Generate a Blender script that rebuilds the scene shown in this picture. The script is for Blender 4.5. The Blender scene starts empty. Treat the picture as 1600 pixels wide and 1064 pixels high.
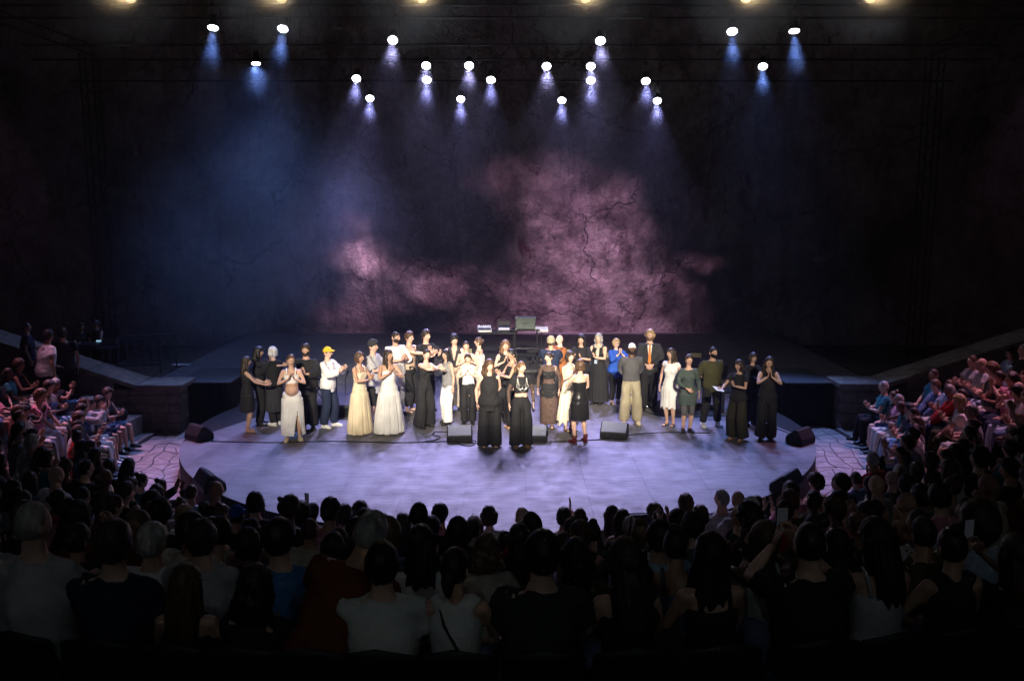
import bpy, bmesh, math, random
import numpy as np
from mathutils import Vector, Matrix, Quaternion, noise as mnoise
R_ = math.radians
SC = bpy.context.scene
COL = SC.collection
# ------------------------------------------------------------------ camera
F = 1425.0; CX, CY = 800.0, 532.0; CAMZ = 4.7; PITCH = R_(8.78)
cam = bpy.data.objects.new('camera', bpy.data.cameras.new('camera')); COL.objects.link(cam); SC.camera = cam
cam.location = (0, 0, CAMZ); cam.rotation_euler = (R_(90) - PITCH, 0, 0)
cam.data.sensor_width = 36.0; cam.data.lens = F / 1600.0 * 36.0
cam.data.clip_start = 0.05; cam.data.clip_end = 3000
# ------------------------------------------------------------------ world: night, the sun well below the horizon
W = bpy.data.worlds.new('World'); SC.world = W; W.use_nodes = True
_n = W.node_tree.nodes; _bg = _n['Background']
_sky = _n.new('ShaderNodeTexSky'); _sky.sky_type = 'NISHITA'; _sky.sun_disc = False
_sky.sun_elevation = R_(-3.5); _sky.sun_rotation = R_(0)
W.node_tree.links.new(_sky.outputs['Color'], _bg.inputs['Color']); _bg.inputs['Strength'].default_value = 0.1
# ------------------------------------------------------------------ exposure and sampling
vs = SC.view_settings; vs.view_transform = 'Standard'; vs.look = 'None'; vs.exposure = 0.0; vs.gamma = 1.0
vs.use_curve_mapping = False
cy = SC.cycles
cy.use_denoising = True
try: cy.denoiser = 'OPENIMAGEDENOISE'
except Exception: pass
cy.max_bounces = 4; cy.diffuse_bounces = 2; cy.glossy_bounces = 2; cy.volume_bounces = 0; cy.transmission_bounces = 2
cy.caustics_reflective = False; cy.caustics_refractive = False; cy.sample_clamp_indirect = 4.0
cy.use_light_tree = True

# ------------------------------------------------------------------ pixel helpers
_cp, _sp = math.cos(PITCH), math.sin(PITCH)
def ray(px, py):
    a = (px - CX) / F; b = (CY - py) / F
    return Vector((a, _cp + b * _sp, -_sp + b * _cp))
def ground(px, py, z=0.0):
    d = ray(px, py); t = (z - CAMZ) / d.z
    return Vector((d.x * t, d.y * t, z))
def at_depth(px, py, Y):
    d = ray(px, py); t = Y / d.y
    return Vector((d.x * t, Y, CAMZ + d.z * t))
def proj(p):
    x, y, z = p[0], p[1], p[2] - CAMZ
    dep = y * _cp - z * _sp; upv = y * _sp + z * _cp
    return (CX + F * x / dep, CY - F * upv / dep, dep)

# ------------------------------------------------------------------ mesh helpers
class MB:
    """collects vertices and faces of one mesh"""
    def __init__(s): s.v = []; s.f = []; s.m = []
    def add(s, v, f, mi=0):
        o = len(s.v); s.v.extend(tuple(p) for p in v); s.f.extend(tuple(i + o for i in q) for q in f); s.m.extend([mi] * len(f)); return s
    def box(s, c, d, rz=0.0, M=None, mi=0):
        v = []
        for z in (-1, 1):
            for y in (-1, 1):
                for x in (-1, 1): v.append(Vector((x * d[0] / 2, y * d[1] / 2, z * d[2] / 2)))
        if M is None: M = Matrix.Rotation(rz, 4, 'Z')
        v = [M @ p + Vector(c) for p in v]
        return s.add(v, [(0, 2, 3, 1), (4, 5, 7, 6), (0, 1, 5, 4), (2, 6, 7, 3), (0, 4, 6, 2), (1, 3, 7, 5)], mi)
    def tube(s, pts, rad, n=10, side=None, caps=True, mi=0, ripple=None):
        v, f = tube(pts, rad, n, side, caps, ripple); return s.add(v, f, mi)
    def prism(s, poly, axis_vec, mi=0):
        """poly: list of 3d points, extruded along axis_vec"""
        n = len(poly); a = Vector(axis_vec)
        v = [Vector(p) for p in poly] + [Vector(p) + a for p in poly]
        f = [tuple(range(n - 1, -1, -1)), tuple(range(n, 2 * n))] + [(i, (i + 1) % n, n + (i + 1) % n, n + i) for i in range(n)]
        return s.add(v, f, mi)
    def mesh(s, name, mats=(), smooth=False, bevel=0.0):
        m = bpy.data.meshes.new(name); m.from_pydata(s.v, [], s.f)
        if len(set(s.m)) > 1: m.polygons.foreach_set('material_index', s.m)
        for q in (mats if isinstance(mats, (list, tuple)) else [mats]): m.materials.append(q)
        if bevel > 0 or not smooth:
            bm = bmesh.new(); bm.from_mesh(m); bmesh.ops.recalc_face_normals(bm, faces=bm.faces)
            if bevel > 0:
                bmesh.ops.bevel(bm, geom=list(bm.edges), offset=bevel, segments=1, affect='EDGES', clamp_overlap=True)
            bm.to_mesh(m); bm.free()
        if smooth: m.polygons.foreach_set('use_smooth', [True] * len(m.polygons))
        m.update(); return m
    def build(s, name, mat, parent=None, smooth=False, bevel=0.0):
        return link(name, s.mesh(name, mat, smooth, bevel), parent)

def tube(pts, rad, n=10, side=None, caps=True, ripple=None):
    pts = [Vector(p) for p in pts]; m = len(pts); V = []; Fc = []
    sd = Vector(side) if side is not None else None
    for i, p in enumerate(pts):
        t = (pts[min(i + 1, m - 1)] - pts[max(i - 1, 0)])
        if t.length < 1e-9: t = Vector((0, 0, 1))
        t.normalize()
        if sd is None:
            sd = Vector((1, 0, 0)) if abs(t.x) < .8 else Vector((0, 1, 0))
        s_ = sd - t * sd.dot(t)
        if s_.length < 1e-6: s_ = t.orthogonal()
        s_.normalize(); u = t.cross(s_)
        if side is None: sd = s_
        r = rad[i]; ra, rb = (r if isinstance(r, tuple) else (r, r))
        for j in range(n):
            a = 2 * math.pi * j / n
            w = ripple(i / (m - 1), a) if ripple else 1.0
            V.append(p + s_ * (ra * w * math.cos(a)) + u * (rb * w * math.sin(a)))
    for i in range(m - 1):
        for j in range(n):
            k = (j + 1) % n
            Fc.append((i * n + j, i * n + k, (i + 1) * n + k, (i + 1) * n + j))
    if caps:
        V.append(pts[0]); c = len(V) - 1
        for j in range(n): Fc.append((c, (j + 1) % n, j))
        V.append(pts[-1]); c = len(V) - 1; o = (m - 1) * n
        for j in range(n): Fc.append((c, o + j, o + (j + 1) % n))
    return V, Fc

def link(name, data, parent=None):
    o = bpy.data.objects.new(name, data); COL.objects.link(o)
    if parent: o.parent = parent
    return o
def tag(o, label=None, cat=None, group=None, kind=None):
    if label: o['label'] = label
    if cat: o['category'] = cat
    if group: o['group'] = group
    if kind: o['kind'] = kind
    return o
def empty(name, loc=(0, 0, 0), rz=0.0):
    o = bpy.data.objects.new(name, None); COL.objects.link(o); o.location = loc; o.rotation_euler = (0, 0, rz)
    o.empty_display_size = .1; return o
def lathe(prof, n=16):
    """prof: (radius, z) pairs -> verts, faces"""
    V = []; Fc = []
    for r, z in prof:
        for j in range(n):
            a = 2 * math.pi * j / n; V.append((r * math.cos(a), r * math.sin(a), z))
    for i in range(len(prof) - 1):
        for j in range(n):
            k = (j + 1) % n; Fc.append((i * n + j, i * n + k, (i + 1) * n + k, (i + 1) * n + j))
    V.append((0, 0, prof[0][1])); c = len(V) - 1
    Fc += [(c, (j + 1) % n, j) for j in range(n)]
    V.append((0, 0, prof[-1][1])); c = len(V) - 1; o = (len(prof) - 1) * n
    Fc += [(c, o + j, o + (j + 1) % n) for j in range(n)]
    return V, Fc

# ------------------------------------------------------------------ materials
MATS = {}
def mat(name, col, rough=.8, var=.25, scale=6.0, bump=.0, bscale=60.0, metal=0.0, stretch=(1, 1, 1), spec=.3, sheen=0.0, col2=None):
    if name in MATS: return MATS[name]
    m = bpy.data.materials.new(name); m.use_nodes = True; nt = m.node_tree; N = nt.nodes; L = nt.links
    b = N['Principled BSDF']; b.inputs['Roughness'].default_value = rough; b.inputs['Metallic'].default_value = metal
    b.inputs['Specular IOR Level'].default_value = spec
    if sheen: b.inputs['Sheen Weight'].default_value = sheen
    tc = N.new('ShaderNodeTexCoord'); mp = N.new('ShaderNodeMapping'); mp.inputs['Scale'].default_value = stretch
    L.new(tc.outputs['Object'], mp.inputs['Vector'])
    nz = N.new('ShaderNodeTexNoise'); nz.inputs['Scale'].default_value = scale; nz.inputs['Detail'].default_value = 6
    L.new(mp.outputs['Vector'], nz.inputs['Vector'])
    rp = N.new('ShaderNodeValToRGB'); e = rp.color_ramp.elements
    c2 = col2 if col2 else tuple(c * (1 + var) for c in col)
    e[0].position = .3; e[0].color = (*[max(c * (1 - var), 0) for c in col], 1)
    e[1].position = .7; e[1].color = (*[min(c, 1) for c in c2], 1)
    L.new(nz.outputs['Fac'], rp.inputs['Fac']); L.new(rp.outputs['Color'], b.inputs['Base Color'])
    if bump:
        n2 = N.new('ShaderNodeTexNoise'); n2.inputs['Scale'].default_value = bscale; n2.inputs['Detail'].default_value = 4
        L.new(mp.outputs['Vector'], n2.inputs['Vector'])
        bp = N.new('ShaderNodeBump'); bp.inputs['Strength'].default_value = bump; bp.inputs['Distance'].default_value = .01
        L.new(n2.outputs['Fac'], bp.inputs['Height']); L.new(bp.outputs['Normal'], b.inputs['Normal'])
    MATS[name] = m; return m
def emat(name, col, strength):
    if name in MATS: return MATS[name]
    m = bpy.data.materials.new(name); m.use_nodes = True; nt = m.node_tree; N = nt.nodes
    N.remove(N['Principled BSDF']); e = N.new('ShaderNodeEmission')
    e.inputs['Color'].default_value = (*col, 1); e.inputs['Strength'].default_value = strength
    nt.links.new(e.outputs[0], N['Material Output'].inputs['Surface'])
    try: m.cycles.emission_sampling = 'NONE'
    except Exception: pass
    MATS[name] = m; return m

BLACK = mat('black_paint', (.012, .012, .013), .55, .3, 12, .15, 80)
BLACKCLOTH = mat('black_drape', (.014, .014, .016), .9, .35, 5, .3, 30)
METAL = mat('dark_metal', (.05, .05, .055), .45, .3, 10, 0, metal=.7)
CHROME = mat('steel', (.4, .4, .42), .3, .1, 10, 0, metal=.9)
GRILLE = mat('speaker_grille', (.10, .11, .12), .5, .25, 160, .5, 300, metal=.3)
GRILLE2 = mat('pale_speaker_grille', (.24, .26, .28), .5, .12, 160, .5, 300, metal=.2)
WHITEP = mat('white_plastic', (.75, .75, .76), .4, .05, 10)
CABLE = mat('black_rubber', (.01, .01, .01), .6, .2, 10)
STONE = mat('sandstone', (.19, .165, .14), .9, .35, 5, .6, 25)
TIER = mat('tier_stone', (.20, .185, .175), .92, .35, 3, .6, 25)
PAVE = mat('paving_stone', (.33, .29, .28), .85, .28, 4, .5, 30)
JOINT = mat('paving_joint', (.13, .115, .11), .95, .3, 8, .4, 40)

# ------------------------------------------------------------------ stage lamps: the seen rig, and unseen ones inferred from the light they cast
C0 = Vector((-0.27, 18.7, 0.0)); RS = 6.34; GZ = -0.45           # stage centre, stage radius, ground level
def spot(name, loc, target, energy, color, size, blend=.6, radius=.08, parent=None):
    l = bpy.data.lights.new(name, 'SPOT'); l.energy = energy; l.color = color; l.spot_size = size; l.spot_blend = blend
    l.shadow_soft_size = radius
    o = bpy.data.objects.new(name, l); COL.objects.link(o)
    d = (Vector(target) - Vector(loc)).normalized(); q = d.to_track_quat('-Z', 'Y')
    o.rotation_euler = q.to_euler(); o.location = loc
    if parent: o.parent = parent; o.matrix_parent_inverse = Matrix()
    return o
_hv, _hf = lathe([(.05, .30), (.085, .28), (.095, .1), (.125, .04), (.135, -.03), (.128, -.035), (.12, .0)], 16)
HOUS = MB().add(_hv, _hf).mesh('housing', BLACK, smooth=True)
_lv, _lf = lathe([(.112, .0), (.085, -.012), (.03, -.02)], 20)
_yk = MB()
_yk.box((-.15, 0, .2), (.012, .04, .36)); _yk.box((.15, 0, .2), (.012, .04, .36)); _yk.box((0, 0, .386), (.314, .04, .012))
YOKE = _yk.mesh('yoke', METAL)
_ck = MB(); _ck.box((0, 0, .42), (.05, .05, .05)); _ck.tube([(-.04, 0, .46), (.04, 0, .46)], [.045, .045], 10)
CLAMP = _ck.mesh('clamp', METAL)
LENSES = {}; HALOS = []
def lamp(pos, target, energy, color, lens_col, size, label, group, strength=60., name='spotlight', blend=.7, radius=.06):
    """a can spotlight hanging under a pipe; pos = middle of the lens"""
    pos = Vector(pos); d = (Vector(target) - pos).normalized()
    root = empty(name, pos); tag(root, label, 'stage light', group)
    q = d.to_track_quat('-Z', 'Y')
    h = link('housing', HOUS, root); h.rotation_euler = q.to_euler(); h.scale = (1.0, 1.0, 1.0)
    key = (lens_col, strength)
    if key not in LENSES: LENSES[key] = MB().add(_lv, _lf).mesh('lens', emat('lens_%d' % len(LENSES), lens_col, strength), smooth=True)
    e = link('lens', LENSES[key], root); e.rotation_euler = q.to_euler(); e.location = d * .036; HALOS.append((pos + d * .42, q))
    yaw = math.atan2(d.x, -d.y) if abs(d.x) + abs(d.y) > 1e-3 else 0
    for nm, me in (('yoke', YOKE), ('clamp', CLAMP)):
        y = link(nm, me, root); y.rotation_euler = (0, 0, yaw); y.location = (-d.x * .12, -d.y * .12, -d.z * .12 - .05)
    l = spot('beam', d * .09, d * 5, energy, color, size, blend, radius, root)
    return root
# ------------------------------------------------------------------ lamp list: pixel of each lens, beam colour, where it aims
VIO = (.45, .42, 1.0); BLU = (.22, .36, 1.0); LAV = (.60, .53, 1.0)
LW = (.93, .92, 1.0)
KL = 1.7
LAMPS = [  # px, py, colour, energy, aim (x, y) on the stage, cone degrees
    (333, 42, BLU, 1000, (-6.6, 18.0), 34), (442, 44, BLU, 1200, (-5.0, 15.6), 26), (400, 98, BLU, 520, (-6.4, 23.0), 130),
    (614, 62, LAV, 1150, (-2.6, 14.1), 30), (557, 122, VIO, 1250, (-3.8, 18.0), 30), (578, 153, VIO, 1600, (-3.4, 19.8), 30),
    (666, 102, LAV, 1200, (-1.8, 15.5), 30), (667, 124, VIO, 1400, (-2.0, 18.0), 30), (733, 102, LAV, 1250, (-.8, 15.5), 30),
    (767, 124, VIO, 1250, (-.6, 18.0), 30), (720, 154, VIO, 1600, (-1.2, 20.2), 30), (854, 103, LAV, 1250, (.7, 15.5), 30),
    (938, 63, LAV, 1150, (1.8, 14.1), 30), (923, 103, LAV, 1250, (1.7, 15.7), 30), (923, 125, VIO, 1400, (1.8, 18.0), 30),
    (878, 156, VIO, 1600, (.9, 20.2), 30), (1009, 126, VIO, 1250, (3.0, 18.0), 30), (1027, 157, VIO, 1600, (3.0, 19.8), 30),
    (1144, 48, BLU, 1000, (4.0, 15.6), 26), (1241, 47, BLU, 1500, (6.3, 18.6), 30), (1192, 103, BLU, 1100, (5.0, 18.0), 28)]
PIPES = [(40, 50, 'foremost', 9.05), (60, 66, 'second', 9.05), (96, 105, 'third', 8.75), (120, 128, 'fourth', 8.45), (150, 160, 'rearmost', 8.15)]
ORD = ['first', 'second', 'third', 'fourth', 'fifth', 'sixth', 'seventh', 'eighth', 'ninth', 'tenth']
def depth_for(py, pz): # depth at which the pixel row py meets the lens height of a pipe
    d = ray(800, py); return (pz - .52 - CAMZ) / d.z * d.y
pipe_y = []
for (a, b, nm, pz) in PIPES:
    row = sorted([l for l in LAMPS if a <= l[1] <= b])
    Y = depth_for(sum(l[1] for l in row) / len(row), pz); pipe_y.append((Y, pz))
    for i, (px, py, c, e, aim, cone) in enumerate(row):
        p = at_depth(px, py, Y)
        lamp(p, (aim[0], aim[1], 0), e * KL, c, LW, R_(cone + 9), 'lit white spotlight on the %s lighting pipe, %s from the left' % (nm, ORD[i]), 'lit spotlights above the stage', strength=40., blend=.95)
# front pipe: warm lamps turned to the seats, at the top edge of the photo
WARM = []; YF = depth_for(-3, 9.05); pipe_y.insert(0, (YF, 9.05))
for i, px in enumerate((205, 440, 660, 915, 1165, 1360)):
    p = at_depth(px, -3, YF); WARM.append(p)
    lamp(p, (p.x * .6, 0.0, 8.6), 120, (1.0, .66, .32), (1.0, .70, .38), R_(62), 'warm glowing lamp at the top edge, %s from the left' % ORD[i], 'warm lamps along the front pipe', strength=1.8, name='warm_lamp', radius=.1, blend=1.0)
# front-of-house mast behind the camera: the profiles whose light falls on the players' faces, and two dim house lamps over the seats
MY, MZ = -7.0, 11.6
mast = empty('lighting_mast', (0, MY, 4.0)); tag(mast, 'goalpost lighting mast on the top tier behind the camera', 'mast')
for x in (-5.2, 5.2): MB().tube([(x, 0, .0), (x, 0, MZ + .2 - 4.0)], [.08, .06], 10).build('post', METAL, mast, smooth=True)
MB().tube([(-5.2, 0, MZ + .1 - 4.0), (5.2, 0, MZ + .1 - 4.0)], [.035, .035], 8).build('crossbar', METAL, mast, smooth=True)
for i, (x, tx, e) in enumerate(((-4.2, -4.2, 30000), (-2.5, -2.5, 39000), (-.8, -.6, 56000), (.8, .7, 56000), (2.5, 2.3, 39000), (4.2, 3.9, 16000))):
    lamp((x, MY, MZ - .4), (tx, 20.2, .85), e, (1.0, .88, .70), (1, .95, .85), R_(9.5), 'front profile lamp on the mast behind the camera, %s from the left' % ORD[i], 'front profile lamps on the mast', strength=30., name='profile_lamp', blend=.85)
for i, (x, tx) in enumerate(((-3.4, -3.0), (3.4, 3.0))):
    lamp((x, MY, MZ - .4), (tx, 3.5, 1.6), 75, (.60, .86, 1.0), (.8, .9, 1), R_(56), 'dim cool house lamp on the mast behind the camera, %s' % ('left one', 'right one')[i], 'house lamps on the mast', strength=4., name='house_lamp', blend=1.0)
for s, nm in ((-1, 'left'), (1, 'right')):  # side floods on the ends of the pipes: the pink light on paving and side seats
    lamp((s * 11.2 - .2, YF, 8.5), (s * 7.4, 16.6, -.4), 3000 if s < 0 else 2200, (1.0, .42, .72), (1, .7, .9), R_(36), 'pink flood lamp at the %s end of the front pipe' % nm, 'pink flood lamps', strength=20., name='flood_lamp', blend=.9)
# wall projector with a gobo: soft blotches of pink light on the quarry wall
YW = 32.2
def wall_xz(px, py):
    p = at_depth(px, py, YW); return p.x, p.z
GOBO_POS = Vector((.8, pipe_y[-1][0] + .45, 7.6))
def gobo_light():
    root = empty('gobo_projector', GOBO_POS); tag(root, 'projector behind the rearmost pipe throwing pink blotches onto the wall', 'projector')
    h = link('housing', HOUS, root); h.rotation_euler = (R_(90), 0, 0); h.location = (0, -.1, 0)
    link('yoke', YOKE, root).rotation_euler = (R_(90), 0, 0)
    l = bpy.data.lights.new('beam', 'SPOT'); l.energy = 900; l.color = (1, .56, .96); l.spot_size = R_(160); l.spot_blend = .1; l.shadow_soft_size = .03
    o = bpy.data.objects.new('beam', l); COL.objects.link(o); o.parent = root; o.location = (0, .06, 0); o.rotation_euler = (R_(90), 0, 0)
    l.use_nodes = True; nt = l.node_tree; N = nt.nodes; L = nt.links; em = N['Emission']
    tc = N.new('ShaderNodeTexCoord'); sp = N.new('ShaderNodeSeparateXYZ'); L.new(tc.outputs['Normal'], sp.inputs[0])
    def M(op, a, b=None, c=None, clamp=False):
        n = N.new('ShaderNodeMath'); n.operation = op; n.use_clamp = clamp
        for i, x in enumerate((a, b, c)):
            if x is None: continue
            if isinstance(x, (int, float)): n.inputs[i].default_value = x
            else: L.new(x, n.inputs[i])
        return n.outputs[0]
    az = M('ABSOLUTE', sp.outputs[2]); dist = YW - GOBO_POS.y - .06
    u = M('MULTIPLY', M('DIVIDE', sp.outputs[0], az), dist); v = M('MULTIPLY', M('DIVIDE', sp.outputs[1], az), dist)  # metres on the wall
    cb = N.new('ShaderNodeCombineXYZ'); L.new(u, cb.inputs[0]); L.new(v, cb.inputs[1])
    nz = N.new('ShaderNodeTexNoise'); nz.inputs['Scale'].default_value = .55; nz.inputs['Detail'].default_value = 5; nz.inputs['Roughness'].default_value = .6; L.new(cb.outputs[0], nz.inputs['Vector'])
    ns = N.new('ShaderNodeSeparateColor'); L.new(nz.outputs['Color'], ns.inputs[0])
    du = M('ADD', u, M('MULTIPLY', M('SUBTRACT', ns.outputs[0], .5), 2.0)); dv = M('ADD', v, M('MULTIPLY', M('SUBTRACT', ns.outputs[1], .5), 1.6))
    blobs = [(800, 275, 60, 30, .26), (865, 305, 75, 50, .42), (905, 350, 80, 66, .62), (940, 400, 78, 56, .80), (870, 395, 62, 52, .5), (905, 466, 130, 50, .9), (890, 507, 140, 38, .85),
             (965, 325, 38, 38, .5), (572, 408, 48, 33, .75), (590, 460, 60, 26, .36), (690, 440, 50, 24, .62), (545, 492, 55, 30, .36), (630, 425, 45, 18, .36),
             (550, 350, 36, 22, .2), (1025, 455, 65, 20, .45), (1100, 414, 38, 17, .2), (1000, 502, 55, 30, .55)]
    tot = None
    for (px, py, rx, ry, a) in blobs:
        x, z = wall_xz(px, py); x -= GOBO_POS.x; z -= GOBO_POS.z
        k = 44.3
        ex = M('DIVIDE', M('SUBTRACT', du, x), rx / k); ey = M('DIVIDE', M('SUBTRACT', dv, z), ry / k)
        r2 = M('ADD', M('MULTIPLY', ex, ex), M('MULTIPLY', ey, ey))
        g = M('MULTIPLY', M('POWER', 2.718, M('MULTIPLY', M('POWER', r2, 1.2), -.95)), a)
        tot = g if tot is None else M('MAXIMUM', tot, g)
    n3 = N.new('ShaderNodeTexNoise'); n3.inputs['Scale'].default_value = .9; n3.inputs['Detail'].default_value = 9; n3.inputs['Roughness'].default_value = .7; L.new(cb.outputs[0], n3.inputs['Vector'])
    mod = M('ADD', M('MULTIPLY', M('SUBTRACT', n3.outputs['Fac'], .28, clamp=True), 3.0), .12)
    even = M('POWER', M('ADD', M('DIVIDE', M('ADD', M('MULTIPLY', u, u), M('MULTIPLY', v, v)), dist * dist), 1.0), 1.5)   # the projector's optics light its picture evenly
    L.new(M('MULTIPLY', M('ADD', M('MULTIPLY', M('SUBTRACT', tot, .03, clamp=True), mod), .0002), even), em.inputs['Strength'])
    return root
gobo_light()
# pipes and the towers that carry them
for i, (Y, pz) in enumerate(pipe_y):
    b = MB(); b.tube([(-13.0, Y + .05, pz), (13.0, Y + .05, pz)], [.03, .03], 8)
    o = b.build('lighting_pipe', METAL, None, smooth=True)
    tag(o, 'long dark lighting pipe, %s of the six above the stage' % ('first', 'second', 'third', 'fourth', 'fifth', 'last')[i] + ' counted from the audience', 'pipe', 'lighting pipes')
for s, sn in ((-1, 'left'), (1, 'right')):
    b = MB()
    for dz in (0, .3):
        b.tube([(s * 13, 15.5, 9.12 + dz), (s * 13, 29.5, 9.12 + dz)], [.03, .03], 8)
    for k in range(28):
        y = 15.5 + k * .5; b.tube([(s * 13, y, 9.12 + .3 * (k % 2)), (s * 13, y + .5, 9.12 + .3 * ((k + 1) % 2))], [.012, .012], 6)
    tag(b.build('side_truss', METAL, None), 'dark lattice truss carrying the pipe ends at far %s' % sn, 'truss', 'side trusses')
    for y, yn in ((16.0, 'near'), (29.0, 'rear')):
        t = empty('truss_tower', (s * 13, y, GZ)); tag(t, 'black lattice tower holding up the %s end of the %s truss' % (yn, sn), 'tower', 'truss towers')
        for dx in (-.2, .2):
            for dy in (-.2, .2):
                MB().tube([(dx, dy, .05), (dx, dy, 9.1 - GZ)], [.025, .025], 8).build('leg', METAL, t, smooth=True)
        b = MB(); hh = 9.1 - GZ
        for k in range(18):
            z0, z1 = .1 + k * .5, .1 + (k + 1) * .5
            for (x0, y0, x1, y1) in ((-.2, -.2, .2, -.2), (.2, -.2, .2, .2), (.2, .2, -.2, .2), (-.2, .2, -.2, -.2)):
                b.tube([(x0, y0, z0), (x1, y1, z1)], [.012, .012], 5)
        b.build('lattice', METAL, t); MB().box((0, 0, .03), (.8, .8, .06)).build('base_plate', METAL, t)

# ------------------------------------------------------------------ ground, quarry wall, stage
tag(MB().add([(-900, -900, GZ - .02), (900, -900, GZ - .02), (900, 900, GZ - .02), (-900, 900, GZ - .02)], [(0, 1, 2, 3)]).build('ground', mat('packed_earth', (.09, .08, .07), .95, .3, .5, .4, 8)), kind='structure')

def wall_material():
    m = bpy.data.materials.new('quarry_wall'); m.use_nodes = True; nt = m.node_tree; N = nt.nodes; L = nt.links; b = N['Principled BSDF']
    b.inputs['Roughness'].default_value = .92; b.inputs['Specular IOR Level'].default_value = .15
    tc = N.new('ShaderNodeTexCoord')
    def noise(scale, detail=6, rough=.6, stretch=(1, 1, 1), dist=0):
        mp = N.new('ShaderNodeMapping'); mp.inputs['Scale'].default_value = stretch; L.new(tc.outputs['Object'], mp.inputs['Vector'])
        n = N.new('ShaderNodeTexNoise'); n.inputs['Scale'].default_value = scale; n.inputs['Detail'].default_value = detail; n.inputs['Roughness'].default_value = rough; n.inputs['Distortion'].default_value = dist
        L.new(mp.outputs['Vector'], n.inputs['Vector']); return n
    def ramp(src, stops):
        r = N.new('ShaderNodeValToRGB'); e = r.color_ramp.elements
        while len(e) > 1: e.remove(e[-1])
        e[0].position, e[0].color = stops[0][0], (*stops[0][1], 1)
        for p, c in stops[1:]:
            q = e.new(p); q.color = (*c, 1)
        L.new(src, r.inputs['Fac']); return r.outputs['Color']
    def mix(f, a, c, mode='MIX'):
        x = N.new('ShaderNodeMix'); x.data_type = 'RGBA'; x.blend_type = mode
        if isinstance(f, float): x.inputs[0].default_value = f
        else: L.new(f, x.inputs[0])
        for k, i in ((a, 6), (c, 7)):
            if isinstance(k, tuple): x.inputs[i].default_value = (*k, 1)
            else: L.new(k, x.inputs[i])
        return x.outputs[2]
    base = ramp(noise(.45, 9, .68).outputs['Fac'], [(.28, (.09, .07, .07)), (.42, (.22, .17, .165)), (.52, (.36, .30, .28)), (.68, (.52, .46, .42))])
    # damp drips and rusty stains, stretched downwards
    drip = ramp(noise(1.1, 7, .65, (1, 1, .22), .4).outputs['Fac'], [(.0, (0, 0, 0)), (.50, (0, 0, 0)), (.62, (1, 1, 1))])
    base = mix(drip, base, mix(.55, base, (.09, .05, .05)))
    rust = ramp(noise(.8, 8, .7, (1, 1, .6), .8).outputs['Fac'], [(.0, (0, 0, 0)), (.60, (0, 0, 0)), (.67, (1, 1, 1))])
    base = mix(rust, base, (.15, .05, .055))
    pale = ramp(noise(.9, 8, .72, (1, 1, 1), 1.2).outputs['Fac'], [(.0, (0, 0, 0)), (.58, (0, 0, 0)), (.66, (.7, .7, .7))])
    base = mix(pale, base, (.52, .47, .45))
    fine = ramp(noise(4.5, 12, .75, (1, 1, .8)).outputs['Fac'], [(.3, (.55, .52, .52)), (.5, (.95, .95, .95)), (.7, (1.25, 1.22, 1.2))])
    base = mix(.9, base, fine, 'MULTIPLY')
    # cracks
    wp = noise(.9, 5, .6); vm = N.new('ShaderNodeVectorMath'); vm.operation = 'MULTIPLY_ADD'; L.new(wp.outputs['Color'], vm.inputs[0]); vm.inputs[1].default_value = (1.5, 1.5, 1.5); L.new(tc.outputs['Object'], vm.inputs[2])
    cr = None
    for sc_, wd in ((.30, .010), (.75, .006)):
        vo = N.new('ShaderNodeTexVoronoi'); vo.feature = 'DISTANCE_TO_EDGE'; vo.inputs['Scale'].default_value = sc_; L.new(vm.outputs[0], vo.inputs['Vector'])
        c = ramp(vo.outputs['Distance'], [(0, (0, 0, 0)), (wd * .5, (.15, .15, .15)), (wd, (1, 1, 1))])
        cr = c if cr is None else mix(1.0, cr, c, 'MULTIPLY')
    msk = ramp(noise(.5, 4).outputs['Fac'], [(.42, (0, 0, 0)), (.52, (1, 1, 1))])
    crk = mix(msk, (1., 1., 1.), cr)
    base = mix(.5, base, crk, 'MULTIPLY')
    L.new(base, b.inputs['Base Color'])
    n1 = noise(1.6, 10, .72); bp = N.new('ShaderNodeBump'); bp.inputs['Strength'].default_value = 1.0; bp.inputs['Distance'].default_value = .22
    ad = N.new('ShaderNodeMath'); ad.operation = 'ADD'; L.new(n1.outputs['Fac'], ad.inputs[0])
    mm = N.new('ShaderNodeMath'); mm.operation = 'MULTIPLY'; L.new(crk, mm.inputs[0]); mm.inputs[1].default_value = .35; L.new(mm.outputs[0], ad.inputs[1])
    L.new(ad.outputs[0], bp.inputs['Height']); L.new(bp.outputs['Normal'], b.inputs['Normal'])
    return m
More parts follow.
